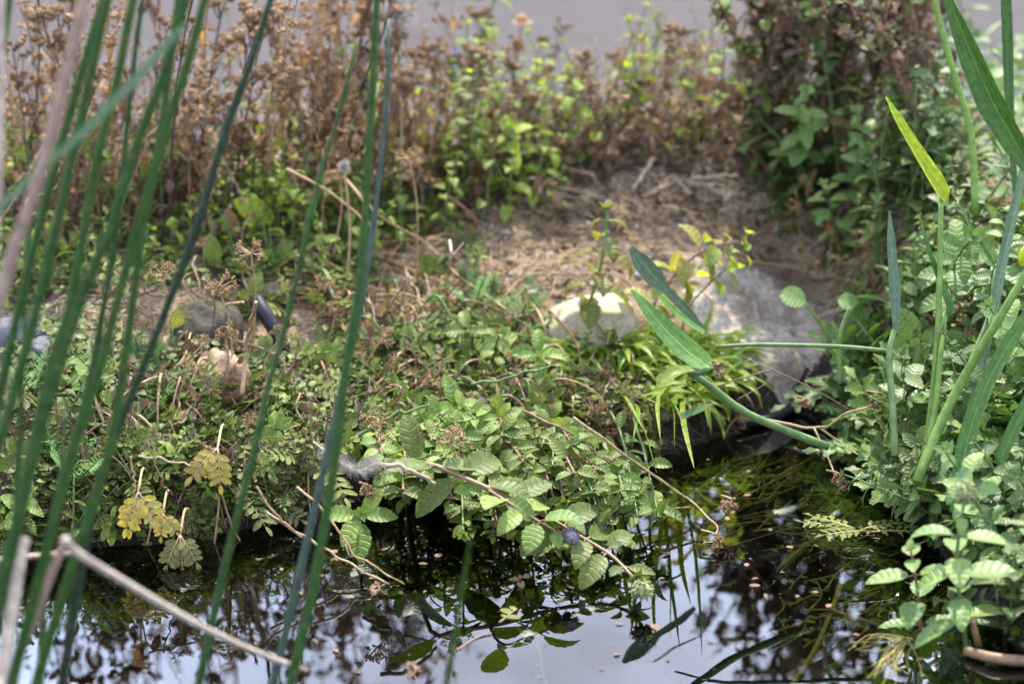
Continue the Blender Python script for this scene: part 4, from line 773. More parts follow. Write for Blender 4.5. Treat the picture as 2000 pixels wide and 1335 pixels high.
# left back: weeds
sow([(-20, 360), (420, 370), (720, 340), (700, 420), (560, 470), (300, 530), (-20, 480)], 28, 30, 'dead_weed', seedweeds, 'dead weed with round seed heads', 'dead weed', 'dead weeds with round seed heads', .6, 1.4, .22)
sow([(-20, 380), (300, 360), (760, 300), (840, 330), (800, 400), (520, 430), (-20, 440)], 46, 26, 'dry_stalk', capsules, 'orange dry stalk with papery cups', 'dry stalk', 'orange dry stalks with seed cups', .5, 1.4, .28)
sow([(-20, 480), (300, 480), (480, 440), (860, 380), (900, 440), (640, 540), (420, 560), (-20, 620)], 40, 46, 'heart_leaved_plant', hearts[:2]+hearts[3:4], 'low leafy green plant', 'plant', 'low green plants under the left weeds', .6, .9, .3)
sow([(300, 480), (700, 480), (720, 600), (560, 640), (420, 600)], 18, 50, 'pinnate_plant', parsnips, 'leafy pinnate plant', 'plant', 'pinnate plants around the hose', .6, .9, .3)
# middle back
sow([(840, 250), (1480, 245), (1500, 310), (1250, 330), (1000, 380), (860, 420)], 50, 38, 'heart_leaved_plant', hearts, 'blurred heart-leaved plant', 'plant', 'heart-leaved plants in the middle background', .5, 1.35, .25)
sow([(820, 245), (1480, 240), (1480, 320), (1000, 360), (840, 400)], 24, 44, 'dead_weed', seedweeds, 'blurred brown dead weed', 'dead weed', 'dead weeds of the middle background', .45, .85, .25)
paled = [mk_capsules(310+i, h, .0010, 'straw') for i, h in enumerate((.20, .26, .31, .16))]
sow([(-20, 330), (430, 330), (900, 290), (880, 380), (560, 430), (-20, 460)], 44, 24, 'dry_stalk', paled, 'pale thin dry stalk', 'dry stalk', 'pale dry stalks at the left back', .6, 1.1, .3)
sow([(860, 260), (1500, 255), (1500, 330), (1000, 360)], 34, 30, 'dry_stalk', paled, 'pale blurred dry stalk', 'dry stalk', 'pale dry stalks of the middle background', .5, 1.0, .45)
sow([(1230, 245), (1600, 245), (1600, 330), (1240, 320)], 18, 36, 'dry_stalk', capsules, 'thin dry stalk', 'dry stalk', 'dry stalks left of the dark thicket', .5, .75, .2)
sow([(-20, 340), (420, 350), (860, 300), (850, 380), (560, 430), (-20, 440)], 34, 34, 'heart_leaved_plant', hearts, 'green leafy plant among dry weeds', 'plant', 'green plants among the left dry weeds', .6, 1.2, .25)
sow([(820, 390), (1080, 360), (1080, 430), (840, 460)], 11, 44, 'heart_leaved_plant', hearts[:1]+hearts[3:4], 'small drooping heart-leaved plant', 'plant', 'heart-leaved plants at the soil edge', .7, 1.25, .15)
# right
sow([(1400, 245), (1820, 235), (1850, 340), (1440, 335)], 38, 38, 'dead_weed', crumbles, 'dark dead weed with crumbled leaves', 'dead weed', 'dark dead weeds of the right thicket', .7, 1.5, .24)
sow([(1480, 330), (1820, 330), (1820, 470), (1640, 520), (1500, 440)], 30, 46, 'mint', mints_cool+mints_tall[:1], 'leafy mint', 'plant', 'mint in front of the dark thicket', .8, 1.2, .2)
sow([(1800, 200), (2040, 200), (2050, 480), (1780, 480)], 34, 40, 'mint', mints_tall+mints_cool, 'tall mint', 'plant', 'tall mint behind the yellow leaf', .6, 1.2, .3)
sow([(1700, 480), (2050, 480), (2060, 820), (1690, 800)], 60, 40, 'mint', mints_cool+mints[:3], 'bushy mint shoot', 'plant', 'mint between the strap leaves', .5, 1.2, .4)
sow([(1660, 700), (2050, 780), (2050, 1000), (1800, 1020), (1700, 900)], 30, 48, 'lobed_leaf_plant', lobed, 'plant with cut-edged leaves', 'plant', 'cut-leaved plants at the right waterline', .7, 1.0, .25, tilt_to=(.2, -.1))
sow([(1720, 820), (2050, 820), (2060, 1280), (1900, 1150), (1800, 1020)], 44, 44, 'mint', mints_cool, 'waterside mint shoot', 'plant', 'mint crowding the right water edge', .55, 1.15, .45, tilt_to=(.2, -.15))
sow([(1550, 400), (1720, 420), (1720, 640), (1660, 600)], 9, 46, 'dry_stalk', capsules[4:], 'short broken stalk', 'dry stalk', 'short stalks above the liner', .4, .6, .6)

# ------------------------------------------------------------------ plants and pieces told apart one by one
def hero(name, label, cat, base, seed, pts=None, h=.1, lean=.2, az=0., L=.03, nodes=7, mat='mint', sm='stem_green', r=.0016, detail=2, flower=None, fsize=.0085, first=.1, wr=.27, kind='mint', droop=.7, serr=.045, size=None, up=.3, tip=True, fpos=None, fold=.3):
    rg = np.random.default_rng(seed); S, F = MB(), MB(); base = np.asarray(base, float)
    P = smooth_path(np.asarray(pts)-base, 26) if pts is not None else bent(h, lean, az, 16, .02, rg)
    leafy(S, F, P, rg, L, r, nodes, first, wr, kind, droop, serr, tip, up, detail, prof_size=size, fold=fold)
    t = thing(name, label, cat, base); part('stem', S.mesh('stem', M[sm]), t); part('foliage', F.mesh('foliage', M[mat]), t)
    if flower:
        for k, fp in enumerate(fpos or [P[-1]+nrm(P[-1]-P[-2])*fsize*.6]):
            fb = MB(); flower_ball(fb, np.asarray(fp) if fpos is None else np.asarray(fp)-base, fsize, rg, 90); part('flower_head', fb.mesh('flower_head', M[flower]), t)
    return t
# yellowing mint standing over the cream stone
b = G(1145, 672); hero('mint', 'upright yellow green mint with browning leaves in front of the cream stone', 'plant', b, 301, [b, at_y(1150, 600, b[1]), at_y(1168, 540, b[1]-.002), at_y(1182, 470, b[1]), at_y(1186, 405, b[1]+.004)], L=.032, nodes=7, mat='mint_yellow', sm='stem_bright', r=.0019, first=.15, wr=.31, up=-.15, droop=1.2, fold=.5)
b = G(1270, 660); hero('mint', 'leaning mint with reddish stem and yellowed leaves right of the cream stone', 'plant', b, 302, [b, at_y(1275, 600, b[1]), at_y(1310, 545, b[1]+.005), at_y(1350, 505, b[1]+.01), at_y(1400, 480, b[1]+.01), at_y(1452, 470, b[1]+.012)], L=.029, nodes=7, mat='mint_yellow', sm='stem_red', r=.0015, first=.2, wr=.33, up=-.1, droop=1.2, fold=.5)
b = G(1330, 660); hero('mint', 'small lime mint sprig over the top of the mortar hump', 'plant', b, 303, [b, at_y(1345, 600, b[1]), at_y(1400, 540, b[1]+.01), at_y(1445, 505, b[1]+.01), at_y(1462, 455, b[1]+.015)], L=.023, nodes=6, mat='mint_lime', sm='stem_red', r=.0012, first=.35, wr=.34, up=.0, droop=1.2)
# the runner of large mint leaves over the water
b = G(790, 930)
def over(px, py, z, ): return at_z(px, py, z)
hero('mint', 'long mint runner with large veined leaves reaching over the water to a green ball', 'plant', b, 310, [b, over(830, 905, .070), over(900, 930, .066), over(980, 965, .056), over(1060, 1005, .042), over(1130, 1045, .030), over(1195, 1085, .021), over(1240, 1130, .015)], L=.034, nodes=10, mat='mint', sm='stem_red', r=.0022, first=.08, wr=.28, up=.25, droop=.75, size=lambda f: 1.1 if f < .6 else .95 if f < .85 else .6, flower='flower_green', fpos=[over(1255, 1152, .018)], tip=True)
hero('mint', 'mint shoot with a lilac flower ball on its side, hanging beside the long runner', 'plant', G(900, 925), 311, [G(900, 925), over(960, 960, .06), over(1040, 1010, .05), over(1105, 1048, .035)], L=.030, nodes=6, mat='mint', sm='stem_red', r=.0016, wr=.29, flower='flower_lilac', fsize=.0072, fpos=[over(1115, 1046, .036)])
b = G(700, 990); hero('mint', 'pale mint rosette standing clear at the waterline below the feather', 'plant', b, 312, [b, over(702, 1010, .022), over(706, 1003, .04)], L=.026, nodes=3, mat='mint', r=.0018, first=.55, wr=.28, up=.15, droop=.5, size=lambda f: 1.1)
b = G(935, 850); hero('mint', 'mint shoot topped by a lilac flower ball in the middle of the mat', 'plant', b, 313, [b, at_y(932, 830, b[1]-.005), at_y(938, 802, b[1]-.008)], L=.028, nodes=4, mat='mint', flower='flower_lilac', fsize=.0068, tip=False, wr=.29)
for k, (x, y, L_, tx, ty) in enumerate(((820, 880, .028, 800, 860), (870, 850, .030, 905, 800), (950, 900, .028, 960, 870), (1010, 930, .034, 1010, 880), (880, 960, .030, 860, 920), (1080, 880, .030, 1090, 860), (1060, 740, .028, 1050, 700), (920, 690, .026, 910, 655), (1000, 1000, .022, 1030, 1035), (900, 1000, .022, 905, 1045), (1090, 960, .03, 1100, 985))):
    b = G(x, min(y, 925)); q = over(tx, ty, max(.03, b[2]+.035))
    hero('mint', ('broad-leaved mint shoot nearest the umbel at the left of the mat', 'broad-leaved mint shoot left of the lilac flower', 'broad-leaved mint shoot right below the lilac flower', 'broad-leaved mint shoot under the start of the tan runner', 'broad-leaved mint shoot just above the dark water gap', 'broad-leaved mint shoot at the right end of the mat', 'broad-leaved mint shoot close left of the grass tuft', 'purple tinged mint shoot below the feathery plants', 'mint shoot trailing on the water under the long runner', 'mint shoot dipping into the water left of the others', 'mint shoot spreading over the water beside the brown umbel')[k], 'plant', b, 320+k, [b, (b+q)/2+np.array((0, 0, .012)), q], L=L_*.84, nodes=5, mat='mint', r=.0014, first=.2, wr=.28, up=.4, fold=.5, sm='stem_green' if k % 2 else 'stem_red')
b = over(1270, 1030, 0.0); hero('mint', 'small mint shoot standing in the water right of the runner', 'plant', b-np.array((0, 0, .02)), 340, [b-np.array((0, 0, .02)), b+np.array((0, 0, .012)), b+np.array((.004, 0, .024))], L=.022, nodes=3, mat='mint', wr=.28, first=.5)
# right front mint with the green ball
b = over(1890, 1290, -.01); d = b[1]
hero('mint', 'large pale mint by the right water edge topped with a round green flower head', 'plant', b, 350, [b, at_y(1880, 1200, d), at_y(1868, 1120, d), at_y(1872, 1050, d-.003), at_y(1884, 975, d-.005)], L=.036, nodes=6, mat='mint_cool', sm='stem_green', r=.0020, first=.2, wr=.29, up=.1, droop=.9, flower='flower_green', fsize=.0085, tip=False)
b = over(1800, 1250, -.01); hero('mint', 'side shoot of pale mint leaning left over the water at the right', 'plant', b, 351, [b, at_y(1795, 1180, b[1]), at_y(1785, 1110, b[1]-.003), at_y(1778, 1070, b[1]-.004)], L=.030, nodes=4, mat='mint_cool', sm='stem_red', r=.0014, wr=.29)
b = over(1960, 1260, -.01); hero('mint', 'pale mint shoot at the lower right edge, right of the round flower head', 'plant', b, 352, [b, at_y(1975, 1180, b[1]), at_y(1985, 1110, b[1]-.003), at_y(1980, 1080, b[1]-.004)], L=.034, nodes=5, mat='mint_cool', r=.0016, wr=.29)
b = G(1960, 920); hero('mint', 'mint with broad rounded leaves at the right edge under the bright hanging leaf', 'plant', b, 353, [b, at_y(1965, 900, b[1]-.02), at_y(1960, 870, b[1]-.03)], L=.036, nodes=4, mat='mint_cool', r=.0016, wr=.32)
b = G(1930, 800); hero('mint', 'mint with a big dark flat leaf before the wide bright sheath', 'plant', b, 354, [b, at_y(1930, 770, b[1]-.02), at_y(1935, 735, b[1]-.03)], L=.038, nodes=3, mat='mint_cool', wr=.32, r=.0015)
# round-leaved pair above the liner
for (x, y, bx, by, lab, R) in ((1572, 590, 1655, 745, 'dark round leaf on a pale stalk at the right of the mortar, left of two', .0115), (1676, 598, 1690, 720, 'dark round leaf on a pale stalk above the black liner, right of two', .0095)):
    b = G(bx, by); S, F = MB(), MB(); q = at_y(x, y, b[1]+.01); tube(S, smooth_path([(0, 0, 0), (q-b)*.6+np.array((.004, 0, 0)), q-b], 10), .0015, .0011, 6, .3); leaf(F, q-b, (-.8, .1, .35), (.2, -.6, .75), R*2, R, 'oval', .3, .15, 0, 2, 7, 0, .3)
    t = thing('round_leaf_plant', lab, 'plant', b); part('stem', S.mesh('stem', M['stem_bright']), t); part('leaf', F.mesh('leaf', M['mint_cool']), t)
# green tuft of grass with leaves arching into the dark
def tuft():
    rg = np.random.default_rng(360); b = G(1230, 715); F = MB(); area = [(1060, 700), (1110, 670), (1180, 655), (1300, 650), (1420, 690), (1430, 760), (1330, 800), (1240, 790), (1160, 740)]
    for k, (x, y) in enumerate(scatter(area, 300, 5)):
        p = G(x, y)-b; a = rg.normal(-.2 if x > 1200 else -2.6, .9); e = rg.uniform(.25, 1.1); l = rg.uniform(.030, .062)
        leaf(F, p, (math.cos(a)*math.cos(e), math.sin(a)*math.cos(e)-.25, math.sin(e)), (0, -.3, 1), l, rg.uniform(.0022, .0042), 'grass', rg.uniform(.6, 2.4), .4, 0, 1, 12, 0, rg.random(), .12)
    for k in range(8):
        x, y = rg.uniform(1180, 1340), rg.uniform(735, 790); p = G(x, y)-b; q = at_d(x+rg.uniform(-30, 60), rg.uniform(830, 930), 2.02+rg.uniform(-.02, .02))-b; q[2] = max(q[2], -b[2]+.003); m = (p+q)/2+np.array((rg.normal(0, .004), -.012, rg.uniform(.008, .018))); P = smooth_path([p, m, q], 14)
        ribbon(F, P, rg.uniform(.0014, .0026)*np.array([.6, .8, .95, 1, 1, 1, 1, .95, .9, .8, .65, .5, .3, .06]), nrm((rg.normal(0, .5), -.6, .6)), .4, 1, rg.random(), .0002)
    t = thing('grass_tuft', 'bright green grass tuft arching over the bank in front of the cream stone', 'grass', b); part('foliage', F.mesh('foliage', M['grass']), t)
    D = MB()
    for k, (x, y) in enumerate(scatter(area, 30, 12)):
        p = G(x, y)-b; a = rg.uniform(0, 6.28); l = rg.uniform(.02, .045); leaf(D, p, (math.cos(a), math.sin(a)-.3, rg.uniform(-.1, .8)), (0, -.3, 1), l, .0016, 'grass', rg.uniform(1, 2.6), .4, 0, 1, 9, 0, rg.random(), .2)
    part('dry_blades', D.mesh('dry_blades', M['dry']), t)
tuft()
# the mound of mint spilling over the water: every shoot of its own
RSP = np.random.default_rng(365)
for k, (x, y) in enumerate(scatter([(735, 870), (960, 815), (1120, 840), (1180, 930), (1300, 1000), (1290, 1050), (1120, 1075), (980, 1075), (860, 1010), (750, 950)], 62, 30)):
    z = float(np.interp(y, [830, 940, 1000, 1075], [.066, .040, .020, .006]))+RSP.uniform(-.004, .012); q = at_z(x, y, z); by = shore(q[0])+RSP.uniform(.005, .03); b = onground(q[0]+RSP.uniform(-.035, .01), max(by, q[1]+.012))
    m_ = (b+q)/2+np.array((0, 0, RSP.uniform(.006, .02)))
    hero('mint', 'spilling mint shoot '+where(x, y), 'plant', b, 600+k, [b, m_, q+np.array((0, 0, .004)), q], L=RSP.uniform(.012, .021), nodes=int(RSP.integers(5, 9)), mat='mint' if RSP.random() < .93 else 'mint_lime', sm='stem_red' if RSP.random() < .5 else 'stem_green', r=.0012, detail=2 if RSP.random() < .5 else 1, first=.25, wr=RSP.uniform(.25, .33), droop=RSP.uniform(.5, 1.1), up=RSP.uniform(.2, .5), fold=RSP.uniform(.2, .6))['group'] = 'mint shoots spilling over the water'
# golden leaves at the waterline on the left
for (x, y, lab, s, mt) in ((270, 985, 'golden yellow leaf cluster hanging at the left waterline', 1., 'gold'), (318, 1028, 'small pale yellow leaf cluster just below the golden one', .6, 'gold'), (352, 1070, 'bronze and yellow leaf cluster touching the water', .85, 'bronze'), (425, 900, 'yellowing pinnate leaves right of the golden cluster', 1., 'gold')):
    rg = np.random.default_rng(int(x)); S, F = MB(), MB(); b = at_d(x, y-25, 2.0); o = G(x+20, min(y-60, 1000))
    tube(S, smooth_path([o-b, (o-b)*.5+np.array((0, 0, .012)), (0, 0, 0)], 8), .0012, .0010, 5, .4)
    for k in range(2 if s < .8 else 3):
        a = rg.uniform(-.9, .9); frond(S, F, (0, 0, 0), (math.sin(a), -.55, -.35-.3*rg.random()), (0, -.5, .8), .030*s, 4, .26, rg, droop=.6, ll=.36)
    t = thing('yellow_leaves', lab, 'leaves', b); part('stem', S.mesh('stem', M['stem_tan']), t); part('foliage', F.mesh('foliage', M[mt]), t)
b = G(225, 1045); t = thing('narrow_leaf_plant', 'small plant with narrow oval leaves at the left waterline between the rushes', 'plant', b); rg = np.random.default_rng(371); S, F = MB(), MB(); leafy(S, F, smooth_path([(0, 0, 0), (0, -.01, .015), (0, -.02, .022)], 8), rg, .019, .001, 3, .3, .2, 'oval', .4, 0, True, .2, 1)
part('stem', S.mesh('stem', M['stem_green']), t); part('foliage', F.mesh('foliage', M['mint']), t)
# runners, canes and dry stalks crossing the bank: each its own
def cane(pts, r, mat, label, lift=.008, name='fallen_cane', branches=(), cat='stem', r1=None):
    """pts: (px, py) on the ground lifted a little, or (px, py, z) at a height"""
    C = [G(p[0], p[1])+np.array((0, 0, lift)) if len(p) == 2 else at_z(*p) for p in pts]; P = smooth_path(C, 30); rg = np.random.default_rng(len(label)); P[1:-1] += np.array([vnoise(np.arange(28.), np.full(28, k*7.+len(pts)), .35, len(label)) for k in range(3)]).T*.005*np.sin(np.linspace(.1, 3.04, 28))[:, None]-.0025*np.sin(np.linspace(.1, 3.04, 28))[:, None]; mb = MB()
    o = P[0].copy(); R = .8*np.linspace(r, r1 or r*.6, 30); R[4::8] *= 1.15; tube(mb, P-o, 0, 0, 7, rg.random(), radii=R); t = thing(name, label, cat, o); part('stem', mb.mesh('stem', M[mat]), t)
    for bp in branches:
        Q = smooth_path([G(p[0], p[1])+np.array((0, 0, lift)) if len(p) == 2 else at_z(*p) for p in bp], 14); m2 = MB(); tube(m2, Q-o, r*.6, r*.4, 5, rg.random()); part('branch', m2.mesh('branch', M[mat]), t)
    return t, o
cane([(600, 510), (700, 570), (820, 610), (860, 640)], .0013, 'stem_orange', 'orange dry stem lying across the bank towards the feathery plants', .012)
cane([(670, 345, .19), (740, 420, .165), (830, 500), (900, 575), (1000, 640), (1040, 690)], .0018, 'stem_tan', 'long tan stem sloping down from the left weeds to the creeping mat', .014)
cane([(640, 440), (740, 520), (850, 570)], .0011, 'stem_orange', 'thin orange stem above the long tan one', .012)
cane([(610, 520), (720, 515), (835, 518)], .0011, 'stem_orange', 'level orange stem lying on the straw right of the rush pair', .010)
cane([(700, 600), (790, 610), (830, 680)], .0011, 'stem_orange', 'short orange stem dropping into the mat', .012)
cane([(765, 500), (745, 580), (735, 620)], .0010, 'stem_red', 'pink stem standing in the straw', .010)
cane([(795, 555), (820, 610), (830, 660)], .0010, 'straw', 'pale thin stem leaning in the straw', .012)
cane([(1080, 478), (1095, 520), (1080, 570)], .0008, 'stem_orange', 'curved dry needle on the bare soil behind the cream stone', .005)
cane([(985, 590), (1020, 550), (1090, 515), (1130, 490)], .0008, 'stem_orange', 'long bent dry needle on the bare soil', .005)
cane([(960, 500), (955, 560), (950, 590)], .0007, 'stem_orange', 'straight dry needle on the bare soil', .006)
cane([(1020, 800, .085), (1080, 830, .075), (1150, 870, .060), (1220, 935, .035), (1290, 985, .018), (1350, 990, .01)], .0014, 'stem_red', 'reddish brown runner from the lilac flower down to the water', branches=[[(1220, 935, .035), (1212, 960, .028)], [(1180, 890, .052), (1240, 930, .035), (1300, 975, .016)]])
cane([(1120, 815, .085), (1200, 870, .062), (1280, 930, .036), (1345, 975, .02), (1395, 1025, .008), (1398, 1045, .004)], .0016, 'stem_tan', 'longer tan runner to the right, ending in a brown umbel on the water')
cane([(520, 1000, .05), (600, 1050, .03), (670, 1095, .014), (760, 1140, .004)], .0015, 'stem_tan', 'tan stem sliding into the water behind the rush pair')
cane([(580, 950, .06), (640, 1005, .045), (690, 1075, .022), (745, 1115, .008), (790, 1140, .002)], .0013, 'stem_tan', 'second tan stem sliding into the water, above the first', branches=[[(672, 1055, .028), (682, 1085, .018)]])
cane([(500, 950, .07), (540, 1005, .05), (590, 1050, .035)], .0014, 'stem_red', 'red brown stem at the waterline left of the rush pair')
cane([(270, 890, .085), (330, 900, .08), (390, 910, .075)], .0013, 'straw', 'pale yellow stem over the golden leaves')
cane([(255, 890, .08), (262, 940, .06), (262, 965, .05)], .0010, 'stem_tan', 'pink tan stem hanging straight to the golden cluster')
cane([(300, 890, .085), (312, 930, .068), (330, 965, .05)], .0010, 'stem_red', 'red stem curving down beside the golden cluster')
cane([(340, 860), (352, 800), (362, 760)], .0016, 'stem_red', 'red stem standing under the tan stone', .014)
cane([(310, 880), (360, 880), (420, 890)], .0017, 'stem_red', 'thick pink runner under the pinnate leaves', .012)
cane([(475, 590, .165), (430, 625), (380, 660), (360, 720), (342, 745)], .0016, 'stem_tan', 'yellow bent stem arching left of the tan stone', .012, branches=[[(430, 625), (412, 690), (370, 735)]])
cane([(415, 575, .165), (418, 640), (400, 700), (345, 745)], .0012, 'stem_tan', 'thinner yellow stem crossing the mossy stone', .014)
cane([(130, 615), (230, 625), (300, 645)], .0014, 'stem_dark', 'dark twig lying behind the left rushes', .012)
cane([(0, 612), (40, 612), (100, 620)], .0012, 'stem_dark', 'dark twig over the grey stones at the left edge', .016)
cane([(268, 605), (300, 590), (320, 578)], .0016, 'stem_dark', 'short dark twig at the foot of the left weeds', .012)
cane([(600, 540), (640, 570), (660, 640), (690, 700)], .0030, 'stem_green', 'thick pale green mint stem right of the black hose', .014)
cane([(770, 790, .10), (785, 760, .115), (760, 755, .11), (740, 770, .10)], .0014, 'stem_red', 'looping red runner above the dark hollow')
cane([(700, 850, .08), (760, 815, .095), (840, 790, .105)], .0020, 'stem_green', 'pale green stem rising from the dark hollow')
cane([(735, 905, .09), (800, 918, .085), (850, 945, .07)], .0026, 'straw', 'pale peeled stem beside the feather')
cane([(920, 750, .10), (1000, 735, .11), (1075, 715, .12)], .0016, 'stem_green', 'level green stem in the mat left of the tuft')
cane([(1290, 525), (1400, 530), (1500, 542), (1600, 562), (1690, 585)], .0014, 'stem_tan', 'long pink tan runner lying over the top of the mortar hump', .015)
cane([(1290, 430), (1400, 440), (1480, 425)], .0009, 'stem_red', 'purple red runner at the top of the bare soil', .006)
cane([(1380, 760, .07), (1440, 740, .085), (1510, 722, .10), (1500, 745, .09), (1440, 780, .07)], .0010, 'stem_brown', 'brown branching umbel stalk over the arching green one', branches=[[(1510, 722, .10), (1590, 760, .08), (1660, 800, .06)], [(1510, 722, .10), (1460, 700, .10)]])
cane([(1500, 820, .05), (1600, 835, .05), (1660, 805, .065), (1730, 780, .075)], .0016, 'stem_tan', 'reddish tan stem crossing the liner to a brown seed cluster', branches=[[(1600, 835, .05), (1650, 870, .035), (1680, 890, .03)], [(1590, 835, .05), (1620, 900, .03), (1635, 940, .02)]])
cane([(500, 590, .17), (488, 640, .14), (480, 700, .11), (473, 770, .085)], .0019, 'stem_tan', 'upright broken stalk, yellow above and brown below, by the tan stone', r1=.0024)
cane([(878, 470, .16), (883, 500, .15), (872, 540), (862, 560)], .0017, 'rush_pale', 'bleached white stem standing behind the creeping mat', .008, branches=[[(883, 500, .15), (905, 475, .16)]])
cane([(925, 480, .16), (935, 520), (925, 560)], .0010, 'stem_red', 'pale lilac stem next to the bleached white one', .008)
for k, (a, b_, lab, r) in enumerate((((1010, 345), (1080, 390), 'bleached straw lying slanted at the left of the straw heap', .0020), ((1100, 350), (1160, 365), 'short straw at the back of the straw heap', .0022), ((1275, 340), (1235, 400), 'thick pale straw standing steeply in the heap', .0028), ((1320, 370), (1255, 400), 'thick pale straw lying right of the steep one', .0028), ((1040, 375), (1180, 410), 'long grey straw across the front of the heap', .0018), ((1350, 378), (1440, 372), 'flat pale straw at the right end of the heap', .0022), ((1130, 340), (1170, 375), 'short bright straw in the middle of the heap', .0020))):
    cane([a, b_], r, 'straw', lab, .008+.004*(k % 3), 'straw_stem', cat='straw', r1=r*.9)
# long bare stalks crossing the background
for k, (p1, p2, y, lab, m_) in enumerate((((905, 160), (1210, 345), 2.52, 'long tan stick slanting down through the middle background', 'stem_tan'), ((960, 300), (1230, 180), 2.6, 'thin brown twig slanting up through the middle background', 'stem_brown'), ((870, 380), (960, 470), 2.33, 'yellowish stem leaning on the back edge of the soil', 'stem_tan'), ((735, 450), (560, 330), 2.2, 'thin tan stem arching across the left weeds', 'stem_orange'))):
    A_, B_ = at_y(*p1, y), at_y(*p2, y); mb = MB(); tube(mb, smooth_path([B_-B_, (A_-B_)*.5+np.array((0, 0, .006)), A_-B_], 12), .0014, .0010, 6, .4); t = thing('fallen_cane', lab, 'stem', B_); part('stem', mb.mesh('stem', M[m_]), t)
RNN = np.random.default_rng(77)
def runners(poly, n, mats, r, lmin, lmax, what, group, lift=(.006, .022)):
    pts = scatter(poly, n, 20)
    for k, (px, py) in enumerate(pts):
        p = G(px, py); a = RNN.normal(-.9, .7) if RNN.random() < .7 else RNN.uniform(0, 6.28); l = RNN.uniform(lmin, lmax); d = np.array((math.cos(a), math.sin(a)*.9, 0)); c = RNN.normal(0, l*.12, 2); lf = RNN.uniform(*lift)
        Q = [p-d*l/2, p-d*l*.15+np.array((c[0], c[1], 0)), p+d*l*.2-np.array((c[0], c[1], 0))*.5, p+d*l/2]; z0 = [.0, lf, lf*.8, .002]
        Q = [np.array((q[0], q[1], max(float(ground(q[0], q[1])), -.004)+z)) for q, z in zip(Q, z0)]; P = smooth_path(Q, 18); mb = MB(); rr = r*RNN.uniform(.7, 1.3); tube(mb, P-P[0], rr, rr*.7, 6, RNN.random()); m_ = mats[RNN.integers(len(mats))]
        nm = {'stem_red': 'reddish', 'stem_tan': 'tan', 'stem_green': 'pale green', 'stem_orange': 'orange', 'stem_brown': 'brown', 'straw': 'straw coloured', 'stem_dark': 'dark'}[m_]
        t = thing('creeping_runner', nm+' '+what+' '+where(px, py), 'stem', P[0], group=group); part('stem', mb.mesh('stem', M[m_]), t)
runners([(60, 800), (560, 720), (700, 680), (720, 900), (560, 1010), (240, 1040), (60, 1000)], 40, ['stem_red', 'stem_tan', 'stem_green', 'stem_brown', 'stem_red'], .0012, .03, .08, 'creeping runner', 'runners of the left bank', (.010, .030))
runners([(700, 640), (980, 620), (1180, 720), (1280, 860), (1100, 900), (760, 900)], 44, ['stem_red', 'stem_tan', 'stem_green', 'stem_tan'], .0012, .04, .10, 'creeping runner', 'runners of the middle mat', (.012, .034))
runners([(600, 480), (900, 430), (960, 560), (900, 640), (640, 640), (540, 560)], 40, ['stem_orange', 'stem_tan', 'straw', 'stem_red'], .0009, .03, .09, 'dry trailing stem', 'dry trailing stems on the bare soil', (.004, .016))
runners([(1540, 390), (1700, 430), (1760, 640), (1640, 600)], 18, ['stem_brown', 'straw', 'stem_dark'], .0010, .03, .08, 'dry trailing stem', 'dry trailing stems above the liner', (.004, .02))
runners([(-10, 450), (420, 430), (560, 520), (380, 640), (0, 640)], 34, ['stem_brown', 'straw', 'stem_tan', 'stem_dark'], .0009, .03, .08, 'dry trailing stem', 'dry trailing stems under the left weeds', (.004, .025))
def twigs(poly, n, y0, mats, lab, group, ls=1.):
    for k, (px, py) in enumerate(scatter(poly, n, 16)):
        p = G(px, py); l = RNN.uniform(.05, .15)*ls; a = RNN.uniform(0, 6.28); e = RNN.uniform(.2, 1.2); d = np.array((math.cos(a)*math.cos(e), math.sin(a)*math.cos(e)*.5, math.sin(e))); S, F = MB(), MB(); P = smooth_path([np.zeros(3), d*l*.5+RNN.normal(0, .005, 3), d*l], 10); tube(S, P, .0013, .0006, 5, RNN.random())
        for j in range(RNN.integers(5, 14)):
            i = RNN.integers(2, 10); b = nrm(RNN.normal(0, 1, 3)); m = RNN.uniform(.008, .020)*(.4+.6*ls); q = P[i]+b*RNN.uniform(.002, .012); tube(S, [P[i], q], .0005, .0004, 3, RNN.random(), cap=False); leaf(F, q, b-np.array((0, 0, .5)), RNN.normal(0, 1, 3), m, m*RNN.uniform(.16, .34), 'shrivel', RNN.uniform(.5, 3), RNN.uniform(-.5, .8), 0, 1, 4, 0, RNN.random(), .5)
        t = thing('withered_plant', lab+' '+where(*pix(p+d*l*.5)), 'dead plant', p, group=group); part('stem', S.mesh('stem', M[mats[0]]), t); part('dry_leaves', F.mesh('dry_leaves', M[mats[1]]), t)
twigs([(900, 260), (1500, 250), (1500, 340), (1250, 345), (1000, 390), (860, 430)], 80, 0, ('stem_brown', 'dark_dry'), 'slanting withered plant', 'withered plants of the middle background')
twigs([(-10, 340), (500, 340), (860, 290), (820, 380), (480, 440), (-10, 470)], 80, 0, ('stem_brown', 'dry'), 'tangled withered plant', 'withered plants of the left background')
twigs([(1480, 300), (1800, 330), (1780, 420), (1500, 400)], 16, 0, ('stem_brown', 'dry'), 'tangled withered plant', 'withered plants of the right thicket')
sow([(300, 540), (700, 520), (760, 640), (640, 860), (360, 860), (260, 640)], 14, 70, 'dry_umbel', umbels, 'small brown umbel', 'seed head', 'small brown umbels', .6, 1.0, .4)
sow([(1050, 760), (1300, 780), (1480, 800), (1420, 860), (1150, 900)], 8, 60, 'dry_umbel', umbels, 'small brown umbel', 'seed head', 'small brown umbels', .5, .9, .5)
twigs([(0, 700), (330, 690), (640, 680), (690, 860), (560, 1000), (250, 1050), (0, 1060)], 50, 0, ('stem_brown', 'dark_dry'), 'small withered sprig', 'withered sprigs of the left bank', .45)
